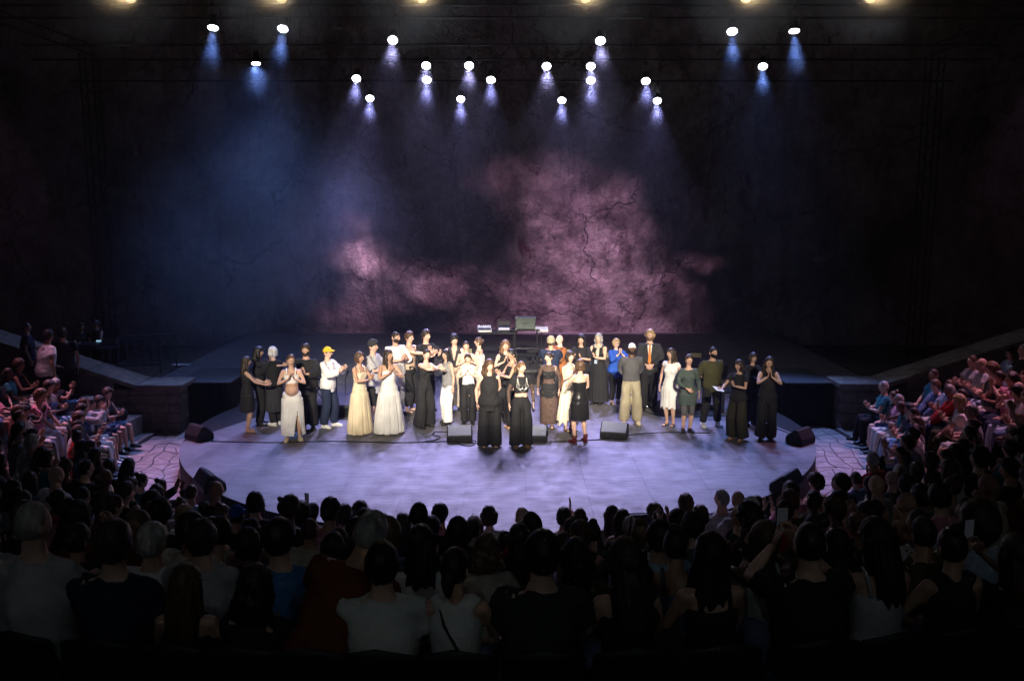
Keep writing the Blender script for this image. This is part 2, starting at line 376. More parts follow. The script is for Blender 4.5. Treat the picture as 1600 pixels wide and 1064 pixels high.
def quarry_wall():
    nx, nz = 230, 90; x0, x1, z0, z1 = -27., 27., -.8, 19.
    V = []; Fc = []
    for j in range(nz + 1):
        for i in range(nx + 1):
            x = x0 + (x1 - x0) * i / nx; z = z0 + (z1 - z0) * j / nz
            d = mnoise.fractal(Vector((x * .22, 3.1, z * .22)), .9, 2.1, 6) * .35 + mnoise.noise(Vector((x * .07, 7, z * .07))) * .5
            y = YW + .15 - d - max(0, (abs(x) - 15)) ** 2 * .05
            if z < .6: y = y * .0 + YW + .15 - d * max(0, z) / .6 - max(0, (abs(x) - 15)) ** 2 * .05
            V.append((x, y, z))
    for j in range(nz):
        for i in range(nx):
            a = j * (nx + 1) + i; Fc.append((a, a + 1, a + nx + 2, a + nx + 1))
    for k in range(2):                              # back side: gives the cliff real depth
        pass
    b = MB().add(V, Fc); 
    top = [(x0, YW - 7, z1), (x1, YW - 7, z1), (x1, YW + 14, z1), (x0, YW + 14, z1)]
    b.add([(x0, YW + 12, z0), (x1, YW + 12, z0), (x1, YW + 12, z1), (x0, YW + 12, z1)], [(0, 3, 2, 1)])
    b.add([V[nz * (nx + 1)], V[-1], (x1, YW + 12, z1), (x0, YW + 12, z1)], [(0, 1, 2, 3)])
    tag(b.build('quarry_wall', wall_material(), None, smooth=True), 'tall cracked and stained quarry wall behind the stage, lit in pink blotches', 'wall')
quarry_wall()

def stage_material():
    m = bpy.data.materials.new('stage_floor'); m.use_nodes = True; nt = m.node_tree; N = nt.nodes; L = nt.links; b = N['Principled BSDF']
    tc = N.new('ShaderNodeTexCoord')
    def noise(scale, detail, stretch):
        mp = N.new('ShaderNodeMapping'); mp.inputs['Scale'].default_value = stretch; L.new(tc.outputs['Object'], mp.inputs['Vector'])
        n = N.new('ShaderNodeTexNoise'); n.inputs['Scale'].default_value = scale; n.inputs['Detail'].default_value = detail; n.inputs['Roughness'].default_value = .65; L.new(mp.outputs['Vector'], n.inputs['Vector']); return n.outputs['Fac']
    def ramp(s, a, c, p0=.3, p1=.7):
        r = N.new('ShaderNodeValToRGB'); r.color_ramp.elements[0].position = p0; r.color_ramp.elements[1].position = p1
        r.color_ramp.elements[0].color = (*a, 1); r.color_ramp.elements[1].color = (*c, 1); L.new(s, r.inputs['Fac']); return r.outputs['Color']
    def mul(a, c):
        x = N.new('ShaderNodeMix'); x.data_type = 'RGBA'; x.blend_type = 'MULTIPLY'; x.inputs[0].default_value = 1; L.new(a, x.inputs[6]); L.new(c, x.inputs[7]); return x.outputs[2]
    c = ramp(noise(.8, 8, (1, 1, 1)), (.135, .13, .135), (.19, .185, .19))
    c = mul(c, ramp(noise(9, 6, (.25, 1.6, 1)), (.62, .62, .62), (1.2, 1.2, 1.2)))
    c = mul(c, ramp(noise(2.2, 9, (1, 1, 1)), (.84, .84, .84), (1.05, 1.05, 1.05), .36, .52))
    sc_ = ramp(noise(5, 3, (.06, 2.2, 1)), (1, 1, 1), (1.5, 1.5, 1.5), .66, .7)
    c = mul(c, sc_)
    L.new(c, b.inputs['Base Color'])
    r = ramp(noise(3, 6, (1, 1, 1)), (.5, .5, .5), (.75, .75, .75)); L.new(r, b.inputs['Roughness']); b.inputs['Specular IOR Level'].default_value = .3
    return m
STAGE = stage_material()
def clip_poly(poly, nrm, d):
    out = []
    for i in range(len(poly)):
        a, b = poly[i], poly[(i + 1) % len(poly)]
        da = a[0] * nrm[0] + a[1] * nrm[1] - d; db = b[0] * nrm[0] + b[1] * nrm[1] - d
        if da <= 0: out.append(a)
        if (da < 0) != (db < 0) and abs(da - db) > 1e-12:
            t = da / (da - db); out.append((a[0] + (b[0] - a[0]) * t, a[1] + (b[1] - a[1]) * t))
    return out
YB = ground(800, 690).y                       # the seam between the round fore stage and the rear stage
def build_stage():
    st = empty('stage', (0, 0, 0)); tag(st, 'round purple-lit fore stage joined to the deep rear stage floor', 'stage', kind='structure')
    n = 120; circ = [(C0.x + RS * math.sin(2 * math.pi * i / n), C0.y - RS * math.cos(2 * math.pi * i / n)) for i in range(n)]
    b = MB()                                   # body under the panels, with the black skirt round the edge
    v = [(x, y, GZ) for x, y in circ] + [(x, y, -.012) for x, y in circ]
    b.add(v, [(i, (i + 1) % n, n + (i + 1) % n, n + i) for i in range(n)] + [tuple(range(n, 2 * n))])
    b.build('skirt', BLACKCLOTH, st)
    bb = MB(); bb.box((0, (20.7 + YW + .3) / 2, (GZ - .016) / 2), (19.0, YW + .3 - 20.7, -GZ - .016)); bb.build('rear_platform', BLACKCLOTH, st)
    rim = MB()
    for i in range(n):                         # thin edge trim
        a, c = circ[i], circ[(i + 1) % n]
        rim.add([(a[0], a[1], -.06), (c[0], c[1], -.06), (c[0], c[1], .004), (a[0], a[1], .004)], [(0, 1, 2, 3)])
    # panels of the floor, each a piece of its own
    g = .0012
    def panel(poly, z0=-.010, z1=0.0):
        if len(poly) < 3: return
        m = MB(); m.prism([(x, y, z0) for x, y in poly], (0, 0, z1 - z0)); m.build('floor_panel', STAGE, st)
    def clip_circ(poly):
        for i in range(0, n):
            a = 2 * math.pi * (i + .5) / n; nr = (math.sin(a), -math.cos(a))
            poly = clip_poly(poly, nr, RS * math.cos(math.pi / n) + C0.x * nr[0] + C0.y * nr[1])
            if len(poly) < 3: return []
        return poly
    xs = [C0.x - 6.5 + 1.0 * i for i in range(14)]
    for i in range(13):
        ys = [11.5, YB - 2.0 + (.35 if i % 3 == 1 else 0), YB]
        for j in range(2):
            panel(clip_circ([(xs[i] + g, ys[j] + g), (xs[i + 1] - g, ys[j] + g), (xs[i + 1] - g, ys[j + 1] - g * (2.5 if j else 1)), (xs[i] + g, ys[j + 1] - g * (2.5 if j else 1))]))
    # rear floor: long rolls laid across; the first ones are cut to the circle, then the edge runs back along the boxes
    yy = [YB, YB + 2.0, YB + 4.0, YB + 6.2, YB + 8.4, YB + 10.6, YW + .1]
    for j in range(6):
        e0 = [(-6.2, -5.0, -6.3, -9.4, -9.4, -9.4), (-5.0, -5.2, -9.4, -9.4, -9.4, -9.4)]
        xl0 = C0.x - math.sqrt(max(RS ** 2 - (yy[j] - C0.y) ** 2, 0)) if j == 0 else (-5.6 if j == 1 else -9.4)
        xl1 = -5.6 if j == 0 else -9.4 if j > 1 else -5.6
        xr0 = C0.x + math.sqrt(max(RS ** 2 - (yy[j] - C0.y) ** 2, 0)) if j == 0 else (5.3 if j == 1 else 9.4)
        xr1 = 5.3 if j == 0 else 9.4 if j > 1 else 5.3
        nseg = 3
        for q in range(nseg):
            a0, a1 = q / nseg, (q + 1) / nseg
            L0 = xl0 + (xr0 - xl0) * a0; L1 = xl0 + (xr0 - xl0) * a1; U0 = xl1 + (xr1 - xl1) * a0; U1 = xl1 + (xr1 - xl1) * a1
            panel([(L0 + g, yy[j] + g), (L1 - g, yy[j] + g), (U1 - g, yy[j + 1] - g), (U0 + g, yy[j + 1] - g)])
build_stage()

# ------------------------------------------------------------------ orchestra paving: irregular slabs round the stage
rnd = random.Random(5)
def build_paving():
    pv = empty('orchestra_paving', (0, 0, 0)); tag(pv, 'irregular stone paving round the stage, lit pink', 'paving', kind='structure')
    r0, r1 = RS + .02, 7.62
    b = MB(); n = 80
    ph = [-1.95 + 3.9 * i / n for i in range(n + 1)]
    v = [(C0.x + r * math.sin(p), C0.y - r * math.cos(p), GZ + .005) for r in (RS - .3, r1 + .4) for p in ph]
    b.add(v, [(i, i + 1, n + 2 + i, n + 1 + i) for i in range(n)]).build('joint_bed', JOINT, pv)
    rows = 4; nph = 74
    G = {}
    for i in range(nph + 1):
        for j in range(rows + 1):
            p = -1.9 + 3.8 * i / nph + (rnd.uniform(-.022, .022)) + (.018 * (j % 2)); r = r0 + (r1 - r0) * (j + (rnd.uniform(-.3, .3) if 0 < j < rows else 0)) / rows
            G[i, j] = Vector((C0.x + r * math.sin(p), C0.y - r * math.cos(p), 0))
    for i in range(nph):
        for j in range(rows):
            q = [G[i, j], G[i + 1, j], G[i + 1, j + 1], G[i, j + 1]]
            mid = []
            for k in range(4):
                a, c = q[k], q[(k + 1) % 4]
                h = mnoise.noise_vector((a + c) * 3.1) * .05
                mid += [a, (a + c) / 2 + Vector((h.x, h.y, 0))]
            cen = sum(mid, Vector()) / 8; zz = GZ + .012 + rnd.uniform(0, .012)
            pts = [cen + (p - cen) * (1 - .012 / max((p - cen).length, .05)) for p in mid]
            tz = rnd.uniform(-.012, .012)
            MB().prism([(p.x, p.y, GZ + .006) for p in pts], (0, 0, zz - GZ)).build('paving_stone', PAVE, pv, bevel=.008)
build_paving()

# ------------------------------------------------------------------ the seating bank: stepped stone tiers with curved benches
R0, DR, Z0, DZ = 7.72, .85, -.36, .272
NROW = 12
PHI_L, PHI_R = -R_(99), R_(99)
def rowz(i): return Z0 + DZ * i
def arc_block(ra, rb, p0, p1, z0, z1, n=6):
    V = []
    for z in (z0, z1):
        for r in (ra, rb):
            for i in range(n + 1):
                p = p0 + (p1 - p0) * i / n; V.append((C0.x + r * math.sin(p), C0.y - r * math.cos(p), z))
    k = n + 1; Fc = []
    for i in range(n):
        Fc += [(i, i + 1, k + i + 1, k + i), (2 * k + i, 3 * k + i, 3 * k + i + 1, 2 * k + i + 1), (i, 2 * k + i, 2 * k + i + 1, i + 1), (k + i, k + i + 1, 3 * k + i + 1, 3 * k + i)]
    Fc += [(0, k, 3 * k, 2 * k), (n, 2 * k + n, 3 * k + n, k + n)]
    return V, Fc
for i in range(NROW + 6):
    ra = R0 - .1 + DR * i; b = MB()
    v, f = arc_block(ra, ra + DR + (.02 if i < NROW + 5 else 6), PHI_L, PHI_R, GZ - .01, rowz(i), 90); b.add(v, f)
    tag(b.build('seating_tier', TIER), kind='structure')
for i in range(8):
    ben = empty('stone_bench', (0, 0, 0)); ra = R0 + .16 + DR * i
    tag(ben, 'curved stone bench of the %s seating row counted from the stage' % ORD[i], 'bench', 'curved stone benches')
    nb = int((PHI_R - PHI_L) * ra / 1.25); dp = (PHI_R - PHI_L - .1) / nb
    v, f = arc_block(ra, ra + .36, .004, dp - .004, rowz(i), rowz(i) + .40, 4)
    me = MB().add([(Vector(p) - C0) for p in v], f).mesh('bench_block', STONE, bevel=.012)
    for k in range(nb):
        o = link('bench_block', me, ben); o.location = C0; o.rotation_euler = (0, 0, PHI_L + .05 + k * dp)

# parapets that close the bank at both ends: pillar of blocks, sloping coping
def parapet(s, nm):
    root = empty('parapet_wall', (0, 0, 0)); tag(root, 'stone parapet wall with pale sloping coping beside the %s seats' % nm, 'wall', 'stone parapets')
    yp = 19.75 if s < 0 else 19.9; x_in = 7.35; T = .55
    rr = random.Random(3 + s)
    z = GZ; 
    while z < .50:                              # end pillar and the first stretch, laid in courses
        h = min(rr.uniform(.2, .26), .56 - z)
        x = x_in
        while x < x_in + 1.5:
            w = min(rr.uniform(.25, .45), x_in + 1.5 - x)
            if w < .08: break
            MB().box((s * (x + w / 2), yp + T / 2 + rr.uniform(-.012, .012), z + h / 2), (w - .012, T, h - .012)).build('stone_block', STONE, root, bevel=.012)
            x += w
        z += h
    MB().box((s * (x_in + .78), yp + T / 2, (GZ + .5) / 2), (1.4, T - .06, .94)).build('core', JOINT, root)
    b = MB(); b.prism([(s * (x_in - .08), yp - .08, .56), (s * (x_in + .95), yp - .08, .56), (s * (x_in + .95), yp + T + .3, .56), (s * (x_in - .08), yp + T + .3, .56)], (0, 0, .11)); b.build('coping_slab', STONE, root, bevel=.015)
    L = 6.2; sl = .33
    for k in range(6):
        xa = x_in + .95 + .01 + L * k / 6; xb = x_in + .95 + L * (k + 1) / 6 - .008
        za, zb = .56 + (xa - x_in - .95) * sl, .56 + (xb - x_in - .95) * sl
        MB().prism([(s * xa, yp - .06, za), (s * xb, yp - .06, zb), (s * xb, yp - .06, zb + .11), (s * xa, yp - .06, za + .11)], (0, T + .34, 0)).build('coping_slab', STONE, root, bevel=.01)
    xa, xb = x_in + 1.45, x_in + .95 + L
    MB().prism([(s * xa, yp, GZ), (s * xb, yp, GZ), (s * xb, yp, .55 + (xb - x_in - .95) * sl), (s * xa, yp, .55 + (xa - x_in - .95) * sl)], (0, T, 0)).build('wall_face', TIER, root)
parapet(-1, 'left'); parapet(1, 'right')
# ------------------------------------------------------------------ people: skeleton -> lofted limbs -> one fused skin, clothes grown from the same skeleton
SKINS = [mat('skin_%d' % i, c, .5, .10, 9, .05, 120, spec=.35) for i, c in enumerate([(.62, .40, .30), (.54, .33, .24), (.46, .27, .185), (.30, .165, .105), (.12, .062, .040), (.64, .43, .345)])]
EYE = mat('eye_dark', (.13, .08, .055), .3, .2, 10)
LIPS = mat('lips', (.38, .14, .12), .45, .1, 10)
def hairmat(n, c): return mat('hair_' + n, c, .5, .45, 22, .5, 90, stretch=(1, 1, .12), spec=.45)
HAIRC = {'black': hairmat('black', (.010, .008, .007)), 'dark': hairmat('dark', (.034, .021, .014)), 'brown': hairmat('brown', (.085, .046, .025)),
         'light': hairmat('light', (.15, .085, .042)), 'blond': hairmat('blond', (.36, .25, .13)), 'grey': hairmat('grey', (.30, .29, .28)),
         'white': hairmat('white', (.66, .65, .64)), 'red': hairmat('red', (.10, .025, .015))}
def cloth(n, c, rough=.85, var=.14, bump=.35, sc=4): return mat('cloth_' + n, c, rough, var, sc, bump, 55, spec=.2)
K = {n: cloth(n, c) for n, c in {
    'black': (.019, .019, .021), 'charcoal': (.035, .036, .040), 'white': (.74, .73, .71), 'ivory': (.72, .66, .52), 'beige': (.66, .56, .40), 'navy': (.018, .026, .055),
    'grey': (.20, .20, .205), 'lightgrey': (.42, .42, .43), 'khaki': (.33, .29, .20), 'olive': (.060, .058, .026), 'darkolive': (.030, .028, .020), 'blue': (.025, .085, .42), 'rust': (.27, .10, .035),
    'green': (.055, .075, .070), 'smoke': (.085, .085, .09), 'red': (.40, .025, .025), 'teal': (.03, .16, .19), 'pink': (.50, .20, .26), 'denim': (.12, .18, .29), 'paleblue': (.36, .46, .58),
    'purple': (.22, .06, .36), 'brownred': (.15, .035, .02), 'sand': (.50, .44, .36), 'mint': (.42, .55, .47), 'skyblue': (.05, .19, .42), 'offwhite': (.66, .65, .62), 'yellow': (.72, .45, .03), 'nude': (.56, .40, .29)}.items()}
K['satin'] = cloth('satin', (.016, .016, .018), .28, .2, .15)
K['sheer'] = cloth('sheer', (.085, .055, .045), .7, .25, .2, 20)
LEATHER = mat('shoe_black', (.015, .014, .014), .4, .2, 10); LEATHERW = mat('shoe_white', (.72, .71, .69), .5, .08, 10)
LEATHERB = mat('shoe_burgundy', (.12, .018, .018), .35, .2, 10); LEATHERT = mat('shoe_tan', (.25, .14, .07), .5, .2, 10); LEATHERP = mat('shoe_pale', (.62, .52, .38), .5, .1, 10)

_tmp_o = None
def remesh(V, Fc, voxel=.017, smooth=4):
    me = bpy.data.meshes.new('tmp'); me.from_pydata([tuple(p) for p in V], [], Fc)
    o = bpy.data.objects.new('tmp', me); COL.objects.link(o)
    r = o.modifiers.new('r', 'REMESH'); r.mode = 'VOXEL'; r.voxel_size = voxel; r.adaptivity = 0
    s = o.modifiers.new('s', 'SMOOTH'); s.factor = .5; s.iterations = smooth
    bpy.context.view_layer.update(); dg = bpy.context.evaluated_depsgraph_get()
    m2 = o.evaluated_get(dg).to_mesh()
    n = len(m2.vertices); co = np.empty(n * 3, 'f'); m2.vertices.foreach_get('co', co); co = co.reshape(-1, 3)
    nr = np.empty(n * 3, 'f'); m2.vertices.foreach_get('normal', nr); nr = nr.reshape(-1, 3)
    fc = [tuple(p.vertices) for p in m2.polygons]
    o.evaluated_get(dg).to_mesh_clear(); bpy.data.objects.remove(o); bpy.data.meshes.remove(me)
    return co, nr, fc
def wrinkle(co, nr, amp, seed, s=(11, 11, 5)):
    """folds: a few warped plane waves, cheap and different for every garment"""
    rs = np.random.RandomState(int(seed * 17 + 5)); w = np.zeros(len(co)); wp = np.zeros(len(co))
    for k in range(3): d = rs.normal(size=3) * np.array(s) * .35; wp += np.sin(co @ d + rs.uniform(0, 6))
    for k in range(7):
        d = rs.normal(size=3) * np.array(s) * (1.0 + .45 * k) * .8
        w += np.sin(co @ d + rs.uniform(0, 6) + 1.2 * wp) / (1 + .35 * k)
    return (co + nr * (w * amp * .42)[:, None]).astype('f')

ARM = {  # wrist target, finger direction, palm normal, elbow pole (for the camera-right arm, mirrored for the other), curl
    'down': ((.245, -.03, .90), (.03, -.12, -1), (-1, 0, 0), (.5, .7, -.1), .35),
    'clap': ((.040, -.30, 1.20), (-.10, -.5, .85), (-1, 0, 0), (.75, .15, -.7), .15),
    'clap2': ((.075, -.32, 1.24), (-.02, -.6, .8), (-1, 0, 0), (.8, .1, -.7), .12),
    'clasp': ((.045, -.20, 1.30), (-.28, -.25, .92), (-1, 0, 0), (.8, -.05, -.7), .35),
    'pray': ((.030, -.21, 1.38), (-.06, -.15, .97), (-1, 0, 0), (.8, -.1, -.65), .05),
    'behind': ((.07, .17, .97), (-.6, .15, -.6), (0, -1, .1), (.9, .5, .1), .3),
    'front': ((.07, -.21, 1.02), (-.75, -.3, -.5), (0, 1, 0), (.9, .1, -.3), .4),
    'reach': ((.10, -.52, 1.34), (0, -1, .25), (-1, 0, 0), (.6, .2, -.8), .15),
    'reachlo': ((.16, -.40, 1.10), (-.1, -1, .15), (-1, 0, .2), (.6, .5, -.6), .3),
    'hug': ((-.06, -.42, 1.38), (-.8, -.5, -.05), (-.3, .9, 0), (.8, -.1, -.4), .3),
    'wide': ((.20, -.36, 1.12), (.1, -.9, .35), (-.9, 0, .4), (.7, .4, -.6), .2),
    'raise': ((.13, -.30, 1.62), (0, -.15, 1), (-1, 0, 0), (.8, -.1, -.5), .1),
    'raise2': ((.06, -.32, 1.52), (-.05, -.3, .95), (-1, 0, 0), (.8, -.1, -.6), .1),
    'phone': ((.055, -.36, 1.50), (-.3, -.2, .93), (-.9, .3, 0), (.8, 0, -.7), .7),
    'face': ((.07, -.24, 1.50), (-.1, .1, 1), (-.3, .9, 0), (.8, -.2, -.6), .2),
    'lap': ((.09, -.26, 1.04), (-.55, -.8, -.15), (0, 0, -1), (.9, .3, -.1), .3),
    'knee': ((.11, -.42, 1.06), (-.1, -.9, -.4), (0, 0, -1), (.8, .3, -.1), .4)}

class Skel: pass
def ik(S, Wt, L1, L2, pole):
    d = Wt - S; L = d.length
    if L > L1 + L2 - .004: d *= (L1 + L2 - .004) / L; L = d.length; Wt = S + d
    if L < abs(L1 - L2) + .02: d *= (abs(L1 - L2) + .02) / max(L, 1e-5); L = d.length; Wt = S + d
    n = d.normalized(); a = (L1 * L1 - L2 * L2 + L * L) / (2 * L); h = math.sqrt(max(L1 * L1 - a * a, 0))
    p = pole - n * pole.dot(n); p = p.normalized() if p.length > 1e-5 else n.orthogonal()
    return S + n * a + p * h, Wt
def skeleton(H=1.7, fem=False, w=1.0, lean=0., tilt=0., turn=0., arms=('down', 'down'), stance=.10, step=(0, 0), seat=None, head=(0, 0, 0), footyaw=.18, knees=None):
    k = H / 1.75; s = Skel(); s.k = k; s.fem = fem; s.w = w; s.seat = seat
    pz = .93 if seat is None else (seat / k + .10)
    py = 0.0
    R = Matrix.Rotation(turn, 4, 'Z') @ Matrix.Rotation(tilt, 4, 'Y') @ Matrix.Rotation(lean, 4, 'X')
    def up(p):
        p = Vector(p); f = min(max((p.z - .90) / .22, 0), 1); f = f * f * (3 - 2 * f)
        q = Matrix.Rotation(turn * f, 4, 'Z') @ Matrix.Rotation(tilt * f, 4, 'Y') @ Matrix.Rotation(lean * f, 4, 'X')
        return (q @ (p - Vector((0, 0, .93))) + Vector((0, py, pz))) * k
    s.up = up; s.Rup = R
    sw = (.158 if fem else .182) * w
    s.sh = {}; s.el = {}; s.wr = {}; s.fd = {}; s.pn = {}; s.curl = {}
    for sd, nm in ((1, arms[1]), (-1, arms[0])):
        A = ARM[nm] if isinstance(nm, str) else nm
        S = up((sd * sw, .012, 1.402)); t = up((sd * A[0][0], A[0][1], A[0][2]))
        pole = R @ Vector((sd * A[3][0], A[3][1], A[3][2]))
        e, wv = ik(S, t, .285 * k, .25 * k, pole)
        s.sh[sd], s.el[sd], s.wr[sd] = S, e, wv
        s.fd[sd] = (R @ Vector((sd * A[1][0], A[1][1], A[1][2]))).normalized(); s.pn[sd] = (R @ Vector((sd * A[2][0], A[2][1], A[2][2]))).normalized(); s.curl[sd] = A[4]
    s.hip = {}; s.kn = {}; s.an = {}; s.fo = {}
    for sd in (1, -1):
        hp = Vector((sd * .088, py, pz - .03)) * k
        if seat is None:
            st = step[0] if sd < 0 else step[1]
            a = Vector((sd * stance, .03 + st, .085)) * k; pole = Vector((sd * .12, -1, 0))
        else:
            ko = knees[0 if sd < 0 else 1] if knees else (.13, -.47)
            a = Vector((sd * ko[0], ko[1], .085 if len(ko) < 3 else ko[2])) * k; pole = Vector((sd * .15, -1, .9))
        L12 = (.42, .405) if seat is None else (.435, .42)
        kn, a = ik(hp, a, L12[0] * k, L12[1] * k, pole)
        s.hip[sd], s.kn[sd], s.an[sd] = hp, kn, a
        s.fo[sd] = Vector((sd * math.sin(footyaw), -math.cos(footyaw), 0))
    s.neck = up((0, .012, 1.47)); hc = up((0, -.012, 1.625))
    Hr = Matrix.Rotation(head[0], 4, 'Z') @ Matrix.Rotation(head[1], 4, 'X') @ Matrix.Rotation(head[2], 4, 'Y')
    Rb = Matrix.Rotation(turn, 4, 'Z') @ Matrix.Rotation(tilt * .6, 4, 'Y') @ Matrix.Rotation(lean * .5, 4, 'X')
    s.Mh = Matrix.Translation(hc) @ Rb @ Hr @ Matrix.Scale(k * (1.0 if fem else 1.03), 4)
    s.hc = hc
    return s

TORSO_M = [(.83, .10, .085), (.88, .155, .108), (.95, .162, .115), (1.02, .150, .106), (1.10, .146, .104), (1.20, .158, .112), (1.30, .170, .116), (1.37, .160, .106), (1.42, .118, .084), (1.455, .074, .066), (1.50, .058, .058), (1.56, .055, .057), (1.61, .052, .055)]
TORSO_F = [(.83, .10, .085), (.88, .160, .110), (.95, .166, .118), (1.02, .138, .102), (1.10, .122, .092), (1.20, .134, .102), (1.29, .146, .110), (1.36, .138, .096), (1.41, .100, .074), (1.445, .064, .058), (1.49, .048, .049), (1.55, .046, .049), (1.61, .045, .049)]
def torso_prof(s): return TORSO_F if s.fem else TORSO_M
def torso_tube(b, s, z0, z1, off=0., loose=None, n=20, endr=1.0):
    P = torso_prof(s); zs = [z0] + [p[0] for p in P if z0 + .01 < p[0] < z1 - .01] + [z1]
    za = [p[0] for p in P]
    pts = []; rad = []
    for z in zs:
        rx = np.interp(z, za, [p[1] for p in P]) * s.w; ry = np.interp(z, za, [p[2] for p in P]) * s.w
        lo = loose(z) if loose else 0
        pts.append(s.up((0, 0 if z > 1.05 else .005, z))); rad.append(((rx + off + lo) * s.k, (ry + off + lo) * s.k))
    b.tube(pts, rad, n, side=s.Rup @ Vector((1, 0, 0)) if True else None)
def arm_pts(s, sd, t1=1.0):
    S, E, Wr = s.sh[sd], s.el[sd], s.wr[sd]; m = s.k * (.86 if s.fem else 1.0) * (.5 + .5 * s.w)
    inn = s.up((sd * .09, .01, 1.402))
    pts = [inn, S, S.lerp(E, .35), S.lerp(E, .7), E, E.lerp(Wr, .3), E.lerp(Wr, .7), Wr]
    rad = [.054, .055, .050, .043, .039, .041, .032, .025]
    L = [0, 0, .175, .35, .5, .65, .85, 1.0]
    return pts, [r * m for r in rad], L
def cut(pts, rad, L, t1):
    P = []; Q = []
    for i in range(len(pts)):
        if L[i] <= t1 + 1e-6: P.append(pts[i]); Q.append(rad[i])
        else:
            a = (t1 - L[i - 1]) / max(L[i] - L[i - 1], 1e-6)
            if a > .02: P.append(pts[i - 1].lerp(pts[i], a)); Q.append(rad[i - 1] + (rad[i] - rad[i - 1]) * a)
            break
    return P, Q
def leg_pts(s, sd):
    h, kn, a = s.hip[sd], s.kn[sd], s.an[sd]; m = s.k * (.5 + .5 * s.w)
    pts = [h + Vector((0, 0, .03 * s.k)), h.lerp(kn, .12), h.lerp(kn, .45), h.lerp(kn, .8), kn, kn.lerp(a, .28), kn.lerp(a, .65), a]
    rad = [.088, .092, .080, .062, .056, .056, .042, .035]
    L = [0, .06, .225, .4, .5, .64, .825, 1.0]
    return pts, [r * m for r in rad], L
def foot(b, s, sd, off=0., n=10, sole=0.):
    a = s.an[sd]; d = s.fo[sd]; k = s.k; z = Vector((0, 0, 1))
    base = a.z - .085 * k
    def P(f, h): return Vector((a.x, a.y, base)) + d * (f * k) + z * (h * k + sole)
    b.tube([P(-.055, .045), P(-.03, .045), P(.04, .042), P(.11, .030), P(.155, .022), P(.185, .018)],
           [((r0 + off) * k, (r1 + off) * k) for r0, r1 in ((.018, .025), (.032, .040), (.036, .040), (.043, .028), (.038, .020), (.016, .012))], n, side=z.cross(d))

def hand(b, s, sd):
    w, fd, pn, k, curl = s.wr[sd], s.fd[sd], s.pn[sd], s.k * (.92 if s.fem else 1.03), s.curl[sd]
    pn = (pn - fd * pn.dot(fd)).normalized(); lat = fd.cross(pn)          # thumb side = -sd * lat
    th = lat * (-sd)
    b.tube([w - fd * .012 * k, w + fd * .03 * k, w + fd * .06 * k, w + fd * .092 * k], [(.022 * k, .016 * k), (.031 * k, .015 * k), (.040 * k, .014 * k), (.037 * k, .011 * k)], 8, side=lat)
    for i, (o, L, r) in enumerate(((.028, .070, .0088), (.010, .080, .0092), (-.009, .075, .0088), (-.027, .060, .0078))):
        p = w + fd * .085 * k + th * (o * k); spread = th * (o * 2.2)
        pts = [p]; ang = curl * (.35 + .1 * i)
        for q in range(3):
            dr = (fd * math.cos(ang) + pn * math.sin(ang) + spread * (1 - q * .3)).normalized()
            p = p + dr * (L * (.45, .30, .25)[q] * k); pts.append(p); ang += curl * (.9 + .08 * i)
        b.tube(pts, [r * k, r * .98 * k, r * .88 * k, r * .55 * k], 6)
    p = w + fd * .025 * k + th * .026 * k
    d1 = (fd * .62 + th * .72 + pn * .25).normalized(); d2 = (fd * .88 + th * .35 + pn * .3).normalized()
    b.tube([p - d1 * .01 * k, p + d1 * .032 * k, p + d1 * .032 * k + d2 * .03 * k, p + d1 * .032 * k + d2 * .052 * k], [.013 * k, .0115 * k, .0098 * k, .006 * k], 6)

# ---- heads
def ico(sub):
    bm = bmesh.new(); bmesh.ops.create_icosphere(bm, subdivisions=sub, radius=1.0)
    v = [Vector(p.co) for p in bm.verts]; f = [tuple(q.index for q in t.verts) for t in bm.faces]; bm.free(); return v, f
ICO4 = ico(5); ICO3 = ico(4)
def head_pt(d):
    x, y, z = d
    px, py, pz = x * .075, y * .094, z * .115
    if z < 0:
        px *= 1 - .30 * min(-z, 1) ** 1.5; py *= 1 - .10 * (-z)
        if y > 0: py *= 1 - .30 * (-z)
    if y < 0: py *= .94; px *= 1.0 - .05 * (-y)
    g = lambda cx, cz, sx, sz: math.exp(-((x - cx) / sx) ** 2 - ((z - cz) / sz) ** 2) if y < 0 else 0
    py -= .024 * g(0, -.13, .10, .13) + .010 * g(0, .08, .08, .18)            # nose, bridge
    py += .010 * (g(.34, .06, .16, .10) + g(-.34, .06, .16, .10))               # eye sockets
    py -= .004 * g(0, .24, .5, .10)                                             # brow
    py -= .006 * g(0, -.46, .2, .07) - .004 * g(0, -.40, .25, .03)              # lips
    py -= .010 * g(0, -.80, .25, .16)                                           # chin
    return Vector((px, py, pz))
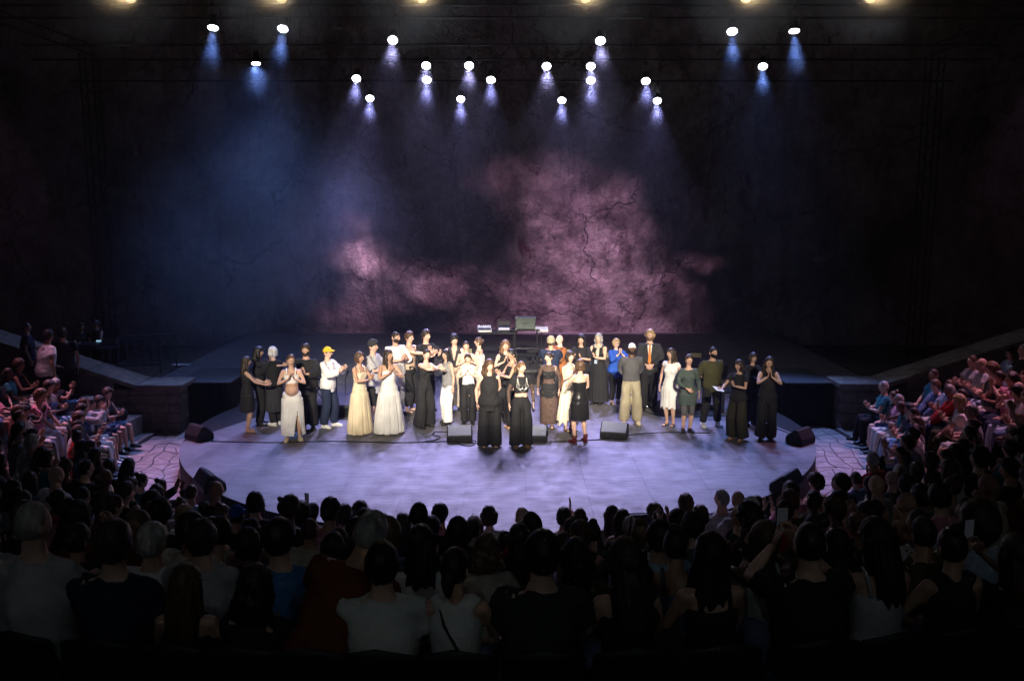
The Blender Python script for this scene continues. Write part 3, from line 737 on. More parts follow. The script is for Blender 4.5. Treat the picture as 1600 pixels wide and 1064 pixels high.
def head_mesh(b, M, hi=True):
    V, Fc = ICO4 if hi else ICO3
    P = [M @ head_pt(d) for d in V]; o = len(b.v); b.v.extend(tuple(p) for p in P)
    for f in Fc:
        c = (V[f[0]] + V[f[1]] + V[f[2]]) / 3; mi = 0
        if c.y < -.5:
            ax = abs(c.x)
            if ((ax - .34) / .12) ** 2 + ((c.z - .045) / .045) ** 2 < 1: mi = 1
            elif ((ax - .35) / .19) ** 2 + ((c.z - .20 + .15 * (ax - .35) ** 2) / .026) ** 2 < 1: mi = 1
            elif (c.x / .22) ** 2 + ((c.z + .47) / .06) ** 2 < 1: mi = 2
        b.f.append(tuple(i + o for i in f)); b.m.append(mi)
    for sd in (-1, 1):                                       # ears
        pts = [M @ Vector((sd * (.072 + .010 * e), .012 + .006 * e, .0)) for e in (0, 1)]
        v, f = [], []
        for i in range(5):
            for j in range(8):
                a = 2 * math.pi * j / 8; r = (.55, 1, 1.1, .9, .3)[i]
                v.append(M @ Vector((sd * (.066 + .005 * i), .012 + .004 * i + .018 * r * math.cos(a), -.005 + .031 * r * math.sin(a))))
        for i in range(4):
            for j in range(8): f.append((i * 8 + j, i * 8 + (j + 1) % 8, i * 8 + 8 + (j + 1) % 8, i * 8 + 8 + j))
        f.append(tuple(range(32, 40)))
        b.add(v, f, 0)

HL = {'short': ([-1, -.75, -.35, -.1, .05, .3, 1], [.62, .46, .12, -.15, -.12, -.55, -.66]), 'crop': ([-1, -.75, -.35, -.1, .05, .3, 1], [.62, .50, .16, -.12, -.10, -.50, -.60]),
      'recede': ([-1, -.75, -.35, 0, .3, 1], [.95, .85, .45, .10, -.42, -.60]), 'bob': ([-1, -.75, -.45, -.2, .3, 1], [.60, .42, .05, -.9, -.95, -1.0]),
      'fringe': ([-1, -.75, -.45, -.2, .3, 1], [.34, .30, .05, -.5, -.8, -.9]), 'monk': ([-1, -.3, 0, .3, 1], [1.3, .55, .18, -.40, -.55])}
def shell(b, M, zmin, thick, namp, seed, nfreq=(3, 3, 3), sub=None, top=0., mi=0):
    V, Fc = sub or ICO3
    P = []
    for d in V:
        zm = np.interp(d.y, zmin[0], zmin[1]); m = min(max((d.z - zm) / .14 + .5, 0), 1)
        nz = mnoise.noise(Vector((d.x * nfreq[0] + seed, d.y * nfreq[1], d.z * nfreq[2]))) + .5 * mnoise.noise(Vector((d.x * nfreq[0] * 2.3, d.y * nfreq[1] * 2.3 + seed, d.z * nfreq[2] * 2.3)))
        p = head_pt(d); h = -.014 * (1 - m) + m * (thick + top * max(d.z, 0) + nz * namp)
        P.append(M @ (p + d * h))
    b.add(P, Fc, mi)
def falls(b, M, L, seed, wtop=.082, wbot=.10, dep=.05, y0=.035, yb=.06, n=44, sides=True, curl=.0, front=.25):
    rr = random.Random(seed); ph = [rr.uniform(0, 6) for _ in range(6)]
    def rip(t, a):
        return 1 + (.06 + .05 * t) * math.sin(a * 9 + ph[0] + t * 3 * curl) + (.04 + curl * .05) * math.sin(a * 15 + ph[1] - t * (4 + 10 * curl)) + curl * .10 * math.sin(t * 22 + ph[2] + a * 3)
    pts, rad = [], []; N = 12
    for i in range(N + 1):
        t = i / N; z = .06 - t * (L + .06); y = y0 + (yb - y0) * min(t * 2, 1)
        w = wtop + (wbot - wtop) * t; d = dep * (1 + .15 * math.sin(t * 3))
        if t > .85: w *= 1 - (t - .85) * 2.2; d *= 1 - (t - .85) * 3.0
        pts.append(M @ Vector((.01 * math.sin(t * 4 + ph[3]), y, z))); rad.append((w * M.to_scale().x, d * M.to_scale().x))
    b.tube(pts, rad, n, side=M.to_3x3() @ Vector((1, 0, 0)), ripple=rip)
    if sides:
        for sd in (-1, 1):
            pts, rad = [], []
            for i in range(9):
                t = i / 8; z = .05 - t * (L * .85 + .05)
                pts.append(M @ Vector((sd * (.070 + .018 * math.sin(t * 3.1) + .01 * math.sin(t * 7 + ph[4])), .01 - .05 * t * front * 2, z)))
                rad.append((.024 * (1 - .6 * max(t - .6, 0) * 2.4) * M.to_scale().x, .034 * (1 - .6 * max(t - .6, 0) * 2.4) * M.to_scale().x))
            b.tube(pts, rad, 14, side=M.to_3x3() @ Vector((1, 0, 0)), ripple=rip)
def strands(b, M, seed, n, L, r0=.095, zlo=-.3, width=.0016, droop=.6):
    rr = random.Random(seed * 7 + 1)
    for _ in range(n):
        z = rr.uniform(zlo, 1); a = rr.uniform(0, 6.283); q = math.sqrt(max(1 - z * z, 0)); d = Vector((q * math.cos(a), q * math.sin(a), z))
        if d.y < -.3 and z < .4: continue
        p = head_pt(d) + d * .012; l = L * rr.uniform(.4, 1.2)
        t = (d * .5 + Vector((rr.uniform(-.7, .7), rr.uniform(-.7, .7), rr.uniform(-.9, .5) - droop * .3))).normalized()
        sdv = t.cross(d).normalized() * width
        p1 = p + t * l * .5 + d * l * .2; p2 = p + t * l + d * l * .1 + Vector((0, 0, -droop * l * .5))
        b.add([M @ (p - sdv), M @ (p + sdv), M @ (p1 + sdv * .8), M @ (p1 - sdv * .8), M @ p2], [(0, 1, 2, 3), (3, 2, 4)])
def hair_mesh(kind, M, seed=0, L=.3, loose=40):
    b = MB(); bun = None
    if kind == 'bald': return None
    if kind in ('short', 'crop', 'recede', 'monk'):
        shell(b, M, HL[kind], {'short': .018, 'crop': .006, 'recede': .010, 'monk': .009}[kind], {'short': .009, 'crop': .002, 'recede': .003, 'monk': .003}[kind], seed, (4, 4, 3), top=.012 if kind == 'short' else .002)
        if kind == 'short': strands(b, M, seed, loose, .035)
    elif kind == 'quiff':
        shell(b, M, HL['short'], .020, .014, seed, (6, 6, 5), top=.014); strands(b, M, seed, loose * 2, .05)
    elif kind == 'curly':
        shell(b, M, HL['short'], .032, .018, seed, (7, 7, 7), top=.02, sub=ICO3); strands(b, M, seed, loose * 4, .05, droop=0)
    elif kind == 'afro':
        shell(b, M, HL['bob'], .060, .020, seed, (6, 6, 6), top=.02); strands(b, M, seed, loose * 4, .05, droop=0)
    elif kind in ('bob', 'fringe'):
        shell(b, M, HL[kind], .020, .007, seed, (5, 5, 1.2), top=.008); falls(b, M, L if L < .2 else .12, seed, .088, .094, .062, .03, .03, sides=True, front=.1); strands(b, M, seed, loose, .05)
    elif kind == 'long':
        shell(b, M, HL['bob'], .018, .006, seed, (5, 5, 1.2), top=.006); falls(b, M, L, seed, .086, .105, .052, .035, .075); strands(b, M, seed, loose, .06)
    elif kind == 'wavy':
        shell(b, M, HL['bob'], .026, .014, seed, (6, 6, 4), top=.01); falls(b, M, L, seed, .095, .135, .062, .035, .07, curl=1.0); strands(b, M, seed, loose * 3, .07, droop=.3)
    elif kind in ('bun', 'pony', 'topbun'):
        shell(b, M, HL['short'], .010, .003, seed, (6, 6, 2), top=.004); strands(b, M, seed, loose // 2, .04)
        c = Vector((0, .105, .035)) if kind != 'topbun' else Vector((0, .06, .13))
        if kind == 'pony':
            pts = [M @ Vector((0, .09 + .045 * math.sin(t * 2.2), .03 - t * L)) for t in [i / 8 for i in range(9)]]
            b.tube(pts, [.022, .034, .036, .036, .034, .030, .024, .016, .006], 14, ripple=lambda t, a: 1 + .12 * math.sin(a * 5 + t * 4))
        else:
            V, Fc = ico(3)
            b.add([M @ (c + Vector((d.x * .042, d.y * .036, d.z * .038)) * (1 + .15 * mnoise.noise(d * 4 + Vector((seed, 0, 0))))) for d in V], Fc)
    return b
def cap_mesh(kind, M, visor=True):
    b = MB(); d0 = ICO3[0]
    if kind == 'cap':
        shell(b, M, ([-1, 1], [.38, .02]), .016, .001, 1, top=.006)
        v, f = [], []
        for i in range(9):
            a = -1.1 + 2.2 * i / 8
            for r, z in ((.080, .060), (.150, .044), (.150, .050), (.080, .068)):
                v.append(M @ Vector((math.sin(a) * r * .82, -math.cos(a) * r * (1.0 if r < .1 else 1.06), z)))
        for i in range(8):
            for j in range(4): f.append((i * 4 + j, i * 4 + 4 + j, i * 4 + 4 + (j + 1) % 4, i * 4 + (j + 1) % 4))
        f += [(0, 1, 2, 3), (35, 34, 33, 32)]
        b.add(v, f)
    elif kind == 'beanie':
        shell(b, M, ([-1, -.3, 1], [.42, .15, -.15]), .020, .003, 2, (9, 9, 2), top=.030)
    elif kind == 'wrap':
        shell(b, M, ([-1, -.3, 1], [.40, .12, -.30]), .009, .002, 3, top=.008)
    return b
def beard_mesh(M, thick=.012):
    b = MB(); V, Fc = ICO3; P = []
    for d in V:
        m = 1.0 if (d.y < .05 and d.z < -.12 - .25 * max(0, -d.y - .75) * 4 * (1 if abs(d.x) < .55 else 0)) else 0.0
        if d.y < -.6 and abs(d.x) < .16 and -.52 < d.z < -.42: m = 0
        if d.y > -.15 and d.z > .0: m = 0
        p = head_pt(d); P.append(M @ (p + d * (-.012 + (thick + .012 + .003 * mnoise.noise(d * 9)) * m)))
    b.add(P, Fc); return b

# ---- clothes
def g_top(s, sleeve=.25, hem=.88, neck=1.455, off=.012, loose=.012, flare=.0, straps=False, seed=0, amp=.009, voxel=.017, cuff=0.0, shoulder=True):
    b = MB(); lo = lambda z: loose * (1.0 if z < 1.2 else max(0, (1.38 - z) / .18)) + flare * max(0, (1.12 - z))
    torso_tube(b, s, hem, neck, off, lo)
    if s.fem and neck > 1.25:
        for sd in (-1, 1): b.tube([s.up((sd * .068, -.05, 1.25)), s.up((sd * .068, -.098, 1.262)), s.up((sd * .066, -.128, 1.262))], [(.058 + off) * s.k, (.054 + off) * s.k, .022 * s.k], 12)
    if sleeve > 0:
        for sd in (-1, 1):
            p, r, L = arm_pts(s, sd); p, r = cut(p, r, L, sleeve); nn = len(r)
            b.tube(p, [q + (off * (.35 if i < 2 else 1) + loose * .8 * min(i / 3., 1) + cuff * i / nn) * s.k for i, q in enumerate(r)], 12)
    elif shoulder and neck > 1.4:
        for sd in (-1, 1):
            b.tube([s.up((sd * .02, .01, 1.41)), s.up((sd * .10, .012, 1.425)), s.up((sd * (.120 if s.fem else .145) * s.w, .012, 1.41))], [(.05 + off) * s.k, (.052 + off) * s.k, (.048 + off) * s.k], 10)
    co, nr, fc = remesh(b.v, b.f, voxel * s.k, 3)
    co = wrinkle(co, nr, amp * .75, seed + 1, (26, 26, 15)); return co, fc
def g_straps(s, w=.012, seed=0):
    b = MB()
    for sd in (-1, 1):
        x = sd * .085 * s.w; a = s.up((x, -.105, 1.33)); t = s.up((x * 1.05, .0, 1.475)); c = s.up((x, .10, 1.33))
        b.tube([a, a.lerp(t, .55) + (s.Rup @ Vector((0, -.018, .012))), t, c.lerp(t, .55) + (s.Rup @ Vector((0, .02, .012))), c], [(w, .004)] * 5, 6, side=s.Rup @ Vector((1, 0, 0)))
    return b.v, b.f
def g_trousers(s, hemr=.085, kneer=.085, length=1.0, top=1.04, off=.012, seed=0, amp=.010, voxel=.017, hang=0.0):
    b = MB(); torso_tube(b, s, .82, top, off)
    for sd in (-1, 1):
        p, r, L = leg_pts(s, sd); w = lambda l: np.interp(l, [0, .06, .5, 1.0], [.098 * s.w, .103 * s.w, kneer, hemr])
        p2, r2 = cut(p, r, L, min(length, 1.0)); rr = []
        for i, q in enumerate(p2):
            l = L[i] if i < len(r2) - 1 else min(length, 1.0)
            rr.append(max(w(l) * s.k, r2[i] + .008 * s.k))
        if length > 1.0:
            p2.append(p2[-1] + Vector((0, 0, -(length - 1.0) * .42 * s.k))); rr.append(hemr * s.k * 1.04)
        if s.seat is None:
            p3, r3 = [], []
            for i, q in enumerate(p2):
                r_ = rr[i]; lim = abs(q.x) - .010 * s.k
                if i >= 2 and r_ > lim: d_ = (r_ - lim) / 2; p3.append(q + Vector((sd * d_, 0, 0))); r3.append((r_ - d_, r_))
                else: p3.append(q); r3.append((r_, r_))
            b.tube(p3, r3, 16, side=(1, 0, 0))
        else: b.tube(p2, rr, 14)
    co, nr, fc = remesh(b.v, b.f, voxel * s.k, 3)
    co = wrinkle(co, nr, amp * .75, seed + 2, (26, 26, 8)); return co, fc
def g_skirt(s, top=1.06, hem=.06, rtop=None, rhem=.26, ry=.8, folds=9, amp=.10, seed=0, slit=None, off=.016, tatter=0.0, n=96):
    rr = random.Random(seed); P = torso_prof(s); za = [p[0] for p in P]; V = []; Fc = []; ph = [rr.uniform(0, 6) for _ in range(4)]
    fx = (s.an[1].x + s.an[-1].x) / 2; fy = (s.an[1].y + s.an[-1].y) / 2 - .015 * s.k; N = 32
    for i in range(N + 1):
        t = i / N; z = top + (hem - top) * t
        c = s.up((0, .005, max(z, .88))); f = min(max((.93 - z) / .8, 0), 1)
        cx = c.x + (fx - c.x) * f; cy_ = c.y + (fy - c.y) * f; cz = z * s.k if z < .88 else c.z
        if z > .88: rx, ryy = np.interp(z, za, [p[1] for p in P]) * s.w + off, np.interp(z, za, [p[2] for p in P]) * s.w + off
        else: rx, ryy = .188 * s.w + off, .132 * s.w + off
        e = f ** .9; rx = rx + (rhem - rx) * e; ryy = ryy + (rhem * ry - ryy) * e
        for j in range(n):
            a = 2 * math.pi * j / n
            w = 1 + amp * (.25 + .75 * e) * (.55 * math.sin(a * folds + ph[0] + .5 * math.sin(t * 3)) + .45 * math.sin(a * (folds * 2 + 1) + ph[1] + t) + .25 * math.sin(a * (folds * 3 + 2) + ph[3] - t * 2)) + .015 * math.sin(a * 5 + t * 9 + ph[2])
            zz = cz + (tatter * s.k * (mnoise.noise(Vector((math.cos(a) * 4, math.sin(a) * 4, seed))) + .4 * math.sin(a * 11)) * max(0, t - .6) * 2.5)
            V.append(Vector((cx + rx * w * s.k * math.cos(a), cy_ + ryy * w * s.k * math.sin(a), zz)))
    for i in range(N):
        for j in range(n):
            if slit and i / N > slit[2]:
                a = 2 * math.pi * (j + .5) / n; dd = abs((a - slit[0] + math.pi) % (2 * math.pi) - math.pi)
                if dd < slit[1] * (i / N - slit[2]) / (1 - slit[2]): continue
            k = (j + 1) % n; Fc.append((i * n + j, i * n + k, (i + 1) * n + k, (i + 1) * n + j))
    V.append(sum((V[j] for j in range(n)), Vector()) / n); c = len(V) - 1
    Fc += [(c, (j + 1) % n, j) for j in range(n)]
    return V, Fc
def put(name, parts, material, parent, solid=0.0):
    b = MB()
    for v, f in parts: b.add(v, f)
    return link(name, b.mesh(name, material, smooth=True), parent)
def shoe(s, sd, kind, material, parent):
    b = MB()
    foot(b, s, sd, .008 if kind != 'sandal' else .003, 12, .006)
    a = s.an[sd]; d = s.fo[sd]; k = s.k
    if kind == 'sandal':
        b = MB()
        c = Vector((a.x, a.y, a.z - .085 * k))
        b.tube([c + d * f * k + Vector((0, 0, .008)) for f in (-.06, -.02, .06, .13, .19)], [((r) * k, .008) for r in (.02, .036, .036, .046, .018)], 10, side=Vector((0, 0, 1)).cross(d))
        for f, r in ((.10, .048), (.0, .044)): b.tube([c + d * (f - .012) * k + Vector((0, 0, .035 * k)), c + d * (f + .012) * k + Vector((0, 0, .035 * k))], [(r * k, .034 * k), (r * k, .032 * k)], 12, side=Vector((0, 0, 1)).cross(d))
    else:
        c = Vector((a.x, a.y, a.z - .085 * k))
        b.tube([c + d * f * k + Vector((0, 0, .011)) for f in (-.07, -.04, .06, .13, .175, .20)], [(r * k, .011) for r in (.022, .042, .044, .052, .046, .02)], 12, side=Vector((0, 0, 1)).cross(d))
        if kind == 'boot':
            b.tube([c + Vector((0, 0, .04 * k)), c + Vector((0, 0, .10 * k)), c + Vector((0, 0, .17 * k))], [.046 * k, .045 * k, .050 * k], 12)
    return link('shoe', b.mesh('shoe', material, smooth=True), parent)

def body_mesh(s, hi=True, belly=0.0, voxel=.017, mats=None):
    b = MB(); torso_tube(b, s, .83, 1.61)
    if s.fem:
        for sd in (-1, 1): b.tube([s.up((sd * .066, -.05, 1.25)), s.up((sd * .066, -.095, 1.262)), s.up((sd * .064, -.122, 1.262))], [.056 * s.k, .052 * s.k, .02 * s.k], 12)
    if belly: 
        b.tube([s.up((0, .0, 1.04)), s.up((0, -.10, 1.05)), s.up((0, -.17, 1.05)), s.up((0, -.215, 1.05))], [.13 * s.k, .135 * s.k, .105 * s.k, .05 * s.k], 16)
    for sd in (-1, 1):
        p, r, L = arm_pts(s, sd); b.tube(p, r, 10)
        p, r, L = leg_pts(s, sd); b.tube(p, r, 12); foot(b, s, sd)
    b.tube([s.up((0, .012, 1.44)), s.hc + Vector((0, .01, -.07)) * s.k, s.hc], [.055 * s.k, (.050 if s.fem else .058) * s.k, .05 * s.k], 12)
    co, nr, fc = remesh(b.v, b.f, voxel * s.k, 4)
    q = MB(); q.add(co.tolist(), fc, 0); head_mesh(q, s.Mh, hi)
    for sd in (-1, 1): hand(q, s, sd)
    return q.mesh('person', mats or [SKINS[0], EYE, LIPS], smooth=True)
# ------------------------------------------------------------------ the players on the stage
PERF = []
def performer(px, py, top, yaw, label, wear, hair, fem=True, skin=0, arms=('clap', 'clap'), head=(0, 0, 0), w=1.0, shoes=None, H=None, hat=None, beard=None, belly=0., lean=0., tilt=0., turn=0., stance=.095, step=(0, 0), z=0.0, extra=None):
    p = ground(px, py, z)
    if H is None: H = min(max(at_depth(px, top, p.y).z - z - .015, 1.50), 1.90)
    seed = len(PERF) + 1
    if any(g[0] in ('skirt', 'dress') for g in wear) and stance == .095: stance = .075
    s = skeleton(H, fem, w, lean, tilt, turn, arms, stance, step, None, tuple(R_(a) for a in head))
    me = body_mesh(s, True, belly, mats=[SKINS[skin], EYE, LIPS])
    o = link('person', me); o.location = p; o.rotation_euler = (0, 0, R_(yaw)); tag(o, label, 'person', 'players lined up on the stage')
    for g in wear:
        kind, m = g[0], K[g[1]]; kw = dict(g[2]) if len(g) > 2 else {}
        nm = kw.pop('name', None)
        if kind == 'top': put(nm or 'shirt', [g_top(s, seed=seed, **kw)], m, o)
        elif kind == 'trousers': put(nm or 'trousers', [g_trousers(s, seed=seed, **kw)], m, o)
        elif kind == 'skirt': put(nm or 'skirt', [g_skirt(s, seed=seed, **kw)], m, o)
        elif kind == 'straps': put(nm or 'strap', [g_straps(s, **kw)], m, o)
        elif kind == 'dress':
            tk = {k: kw.pop(k) for k in list(kw) if k in ('sleeve', 'neck', 'shoulder')}
            put(nm or 'dress', [g_top(s, hem=.97, loose=.002, seed=seed, amp=.003, **tk), g_skirt(s, seed=seed, **kw)], m, o)
    hk = hair[0]
    if hk != 'bald':
        hb = hair_mesh(hk, s.Mh, seed, *(hair[2:3] or (.3,)))
        link('hair', hb.mesh('hair', HAIRC[hair[1]], smooth=True), o)
    if hat: link(hat[0], cap_mesh(hat[0] if hat[0] != 'head_wrap' else 'wrap', s.Mh).mesh(hat[0], K[hat[1]], smooth=True), o)
    if beard: link('beard', beard_mesh(s.Mh).mesh('beard', HAIRC[beard], smooth=True), o)
    if shoes:
        for sd in (-1, 1): shoe(s, sd, shoes[0], shoes[1], o)
    if extra: extra(s, o)
    PERF.append((o, s)); return o
BLK = LEATHER
WIDE = dict(hemr=.135, kneer=.12, length=1.10)
def x_glasses(s, o):
    b = MB()
    for sd in (-1, 1):
        c = Vector((sd * .031, -.098, .008)); pts = [s.Mh @ (c + Vector((.021 * math.cos(a), -.002, .016 * math.sin(a)))) for a in [i * math.pi / 6 for i in range(13)]]
        b.tube(pts, [.0022] * 13, 5, caps=False)
        b.tube([s.Mh @ Vector((sd * .052, -.09, .01)), s.Mh @ Vector((sd * .078, .0, .01))], [.002, .002], 5)
    b.tube([s.Mh @ Vector((-.01, -.104, .01)), s.Mh @ Vector((.01, -.104, .01))], [.002, .002], 5)
    b.build('glasses', LEATHER, o)
def x_lanyard(s, o):
    b = MB()
    for sd in (-1, 1): b.tube([s.up((sd * .06, -.02, 1.47)), s.up((sd * .045, -.135, 1.34)), s.up((0.0, -.15, 1.12))], [(.009, .003)] * 3, 6, side=(1, 0, 0))
    b.build('lanyard', K['black'], o)
    MB().box(s.up((0, -.155, 1.08)), (.07 * s.k, .006, .10 * s.k)).build('badge', K['paleblue'], o)
def x_scarf(s, o):
    b = MB(); b.tube([s.up((.085 * math.cos(a), .085 * math.sin(a) - .01, 1.455 - .03 * math.sin(-a))) for a in [i * math.pi / 8 for i in range(17)]], [(.03, .028)] * 17, 10, ripple=lambda t, a: 1 + .15 * math.sin(a * 4 + t * 30), caps=False)
    b.tube([s.up((.05, -.11, 1.43)), s.up((.04, -.16, 1.30)), s.up((.05, -.155, 1.12))], [.03, .045, .03], 10)
    b.build('scarf', K['sand'], o, smooth=True)
def x_suit(s, o):
    b = MB(); b.prism([s.up((-.05, -.128, 1.44)), s.up((.05, -.128, 1.44)), s.up((.018, -.150, 1.12)), s.up((-.018, -.150, 1.12))], (0, -.012, 0)); b.build('shirt_front', K['white'], o)
    b = MB(); b.prism([s.up((-.016, -.142, 1.44)), s.up((.016, -.142, 1.44)), s.up((.034, -.170, 1.08)), s.up((0, -.170, 1.03)), s.up((-.034, -.170, 1.08))], (0, -.008, 0)); b.build('tie', mat('tie_orange', (.62, .20, .03), .6, .1, 8), o)
def x_vneck(s, o):
    b = MB(); b.prism([s.up((-.055, -.118, 1.43)), s.up((.055, -.118, 1.43)), s.up((.0, -.152, 1.17))], (0, -.01, 0)); b.build('bare_chest', SKINS[1], o)
def x_mic(s, o):
    w = s.wr[1] + s.fd[1] * .07 + s.pn[1] * .03
    b = MB(); d = Vector((.25, -.5, -.8)).normalized(); b.tube([w - d * .10, w + d * .06], [.014, .018], 10); b.tube([w + d * .06, w + d * .085, w + d * .105, w + d * .115], [.02, .027, .024, .01], 10)
    m = b.build('microphone', METAL, None, smooth=True); m.location = o.location; m.rotation_euler = o.rotation_euler
    tag(m, 'handheld microphone in the hand of the player with silver harness', 'microphone')
def x_harness(s, o):
    b = MB()
    for sd in (-1, 1):
        for (x, z0) in ((.07, 1.30), (.115, 1.26)):
            b.tube([s.up((sd * .09, -.10, 1.43)), s.up((sd * x, -.152, z0)), s.up((sd * .05, -.165, 1.19)), s.up((0, -.15, 1.16))], [.006] * 4, 6)
        b.tube([s.up((sd * .04 + .045 * math.cos(a), -.158, 1.25 + .04 * math.sin(a))) for a in [i * math.pi / 6 for i in range(13)]], [.005] * 13, 5, caps=False)
    b.build('harness', mat('silver_trim', (.5, .5, .48), .3, .1, 10, metal=.8), o)
def x_paper(s, o):
    w = s.wr[-1] + s.fd[-1] * .09
    b = MB(); b.box((0, 0, 0), (.21, .15, .004)); m = b.build('paper_sheet', K['white']); m.location = o.matrix_basis @ w; m.rotation_euler = (R_(25), R_(12), R_(30))
    tag(m, 'white sheet of paper held by the player in the black tee', 'paper')
def x_crossbands(s, o):
    b = MB()
    for sd in (-1, 1): b.tube([s.up((sd * .09, -.08, 1.42)), s.up((-sd * .02, -.16, 1.30)), s.up((-sd * .10, -.13, 1.22))], [(.02, .006)] * 3, 8, side=(0, 0, 1))
    b.build('cross_band', K['white'], o, smooth=True)
def x_suspender(s, o):
    b = MB(); b.tube([s.up((.08, -.12, 1.02)), s.up((.085, -.135, 1.25)), s.up((.09, -.06, 1.44)), s.up((.06, .09, 1.3)), s.up((.0, .12, 1.04))], [(.016, .005)] * 5, 8, side=(1, 0, 0)); b.build('suspender', K['black'], o)

P = performer
# left group
P(389, 675, 556, 110, 'player in black knee dress with long dark hair at far left, turned away', [('dress', 'black', dict(top=1.05, hem=.50, rhem=.21, amp=.05, neck=1.44, sleeve=0))], ('long', 'dark', .36), arms=('reachlo', 'reachlo'), head=(0, 0, 0), skin=1)
P(408, 664, 541, 100, 'dark curly-haired player in black reaching towards the white-haired player', [('top', 'black', dict(sleeve=.35, hem=.8, loose=.03)), ('trousers', 'black', dict(hemr=.09, kneer=.09))], ('wavy', 'black', .22), arms=('reach', 'face'), skin=1, shoes=('shoe', BLK))
P(431, 664, 541, -120, 'player with white bob in long black smock and white sneakers', [('skirt', 'charcoal', dict(top=1.1, hem=.34, rhem=.25, amp=.07, name='smock')), ('top', 'black', dict(sleeve=.9, hem=.85, loose=.04)), ('trousers', 'black', dict())], ('bob', 'white', .08), arms=('front', 'reachlo'), skin=5, shoes=('shoe', LEATHERW))
P(482, 670, 537, 0, 'bearded player all in loose black behind the pregnant player', [('top', 'black', dict(sleeve=.85, hem=.72, loose=.05, flare=.06)), ('trousers', 'black', dict(hemr=.11, kneer=.105))], ('quiff', 'dark'), fem=False, skin=1, beard='dark', arms=('clap', 'clap'), shoes=('shoe', BLK))
P(459, 688, 552, 12, 'pregnant player with bare belly in white crop top and slit skirt', [('top', 'white', dict(sleeve=0, hem=1.17, neck=1.35, loose=.004, name='crop_top')), ('straps', 'white', dict()), ('skirt', 'white', dict(top=.99, hem=.13, rhem=.235, amp=.045, slit=(R_(-66), .38, .42)))], ('bun', 'brown'), belly=1., arms=('clasp', 'clasp'), head=(18, 5, 6), skin=1, shoes=('shoe', LEATHERP), stance=.12)
P(515, 667, 541, 72, 'player in yellow cap, white shirt and navy trousers clapping', [('top', 'white', dict(sleeve=.92, hem=.78, loose=.035, amp=.010)), ('trousers', 'navy', dict(hemr=.085, kneer=.10))], ('crop', 'brown'), fem=False, skin=0, hat=('cap', 'yellow'), arms=('clap2', 'clap2'), shoes=('shoe', LEATHERW), stance=.11, step=(.05, -.08), extra=x_glasses)
P(585, 664, 531, 70, 'player in grey beanie and pale tunic behind the beige dress', [('top', 'lightgrey', dict(sleeve=.45, hem=.68, loose=.05, flare=.05)), ('trousers', 'black', dict(length=.55, hemr=.09, kneer=.095))], ('crop', 'dark'), fem=False, skin=0, hat=('beanie', 'charcoal'), arms=('clap', 'clap'), shoes=('shoe', BLK))
P(564, 677, 549, 58, 'player in long beige halter dress with brown bob', [('dress', 'beige', dict(top=1.10, hem=.03, rhem=.29, amp=.10, folds=11, neck=1.34, sleeve=0)), ('straps', 'beige', dict(w=.02))], ('bob', 'brown', .10), arms=('clap', 'clap'), head=(10, 0, 0), skin=2, shoes=('sandal', LEATHERT))
P(609, 677, 545, 28, 'long-haired player in strapless white floor-length dress', [('dress', 'white', dict(top=1.12, hem=.04, rhem=.315, amp=.09, folds=10, neck=1.33, sleeve=0))], ('long', 'dark', .34), arms=('clasp', 'clasp'), head=(30, -3, 0), skin=2, shoes=('shoe', LEATHERP))
# rear left
P(620, 648, 517, 40, 'tall bearded player in white shirt left of the bare-armed player', [('top', 'white', dict(sleeve=.6, hem=.62, loose=.04, flare=.04)), ('trousers', 'lightgrey', dict())], ('crop', 'dark'), fem=False, skin=1, beard='dark', head=(25, 5, 0), arms=('clap', 'clap'), shoes=('shoe', BLK))
P(641, 643, 518, 62, 'bare-armed player in nude vest and baggy black trousers reaching out', [('top', 'nude', dict(sleeve=0, hem=.95, neck=1.40, loose=.0)), ('trousers', 'black', dict(hemr=.17, kneer=.16, length=.86))], ('quiff', 'brown'), fem=False, skin=0, arms=('reach', 'reach'), extra=x_suspender)
P(667, 642, 515, 45, 'tall dark-haired player in open black shirt behind the embracing pair', [('top', 'black', dict(sleeve=.9, hem=.8, loose=.03)), ('trousers', 'black', dict())], ('quiff', 'dark'), fem=False, skin=0, arms=('clap2', 'clap2'), head=(10, 0, 0), shoes=('shoe', BLK), extra=x_vneck)
P(664, 667, 545, 42, 'player in black bandeau and wide black trousers embracing her neighbour', [('top', 'black', dict(sleeve=0, hem=.98, neck=1.34, loose=.0, name='bandeau')), ('trousers', 'black', dict(hemr=.17, kneer=.14, length=1.10, top=1.1))], ('bun', 'dark'), arms=('hug', 'hug'), head=(-8, 0, 12), tilt=.10, skin=0, shoes=('shoe', BLK))
P(701, 661, 546, -52, 'long-haired player in grey vest and white trousers being embraced', [('top', 'grey', dict(sleeve=0, hem=.88, neck=1.44, loose=.012, name='vest')), ('trousers', 'white', dict(hemr=.12, kneer=.11, length=1.05))], ('long', 'black', .36), arms=('hug', 'down'), head=(8, 0, 8), tilt=-.10, skin=1, shoes=('shoe', BLK), step=(0, -.12))
P(711, 640, 523, 0, 'player in open dark waistcoat and sand trousers', [('top', 'charcoal', dict(sleeve=0, hem=.98, neck=1.42, loose=.004, name='waistcoat')), ('trousers', 'sand', dict(hemr=.10, kneer=.105))], ('curly', 'black'), fem=False, skin=0, arms=('front', 'front'), head=(20, 8, 0), shoes=('shoe', BLK), extra=x_vneck)
P(729, 642, 532, 10, 'player in nude top, half hidden behind the short-haired player', [('top', 'nude', dict(sleeve=0, hem=.9, neck=1.38)), ('trousers', 'black', dict())], ('bun', 'dark'), arms=('clasp', 'clasp'), skin=0)
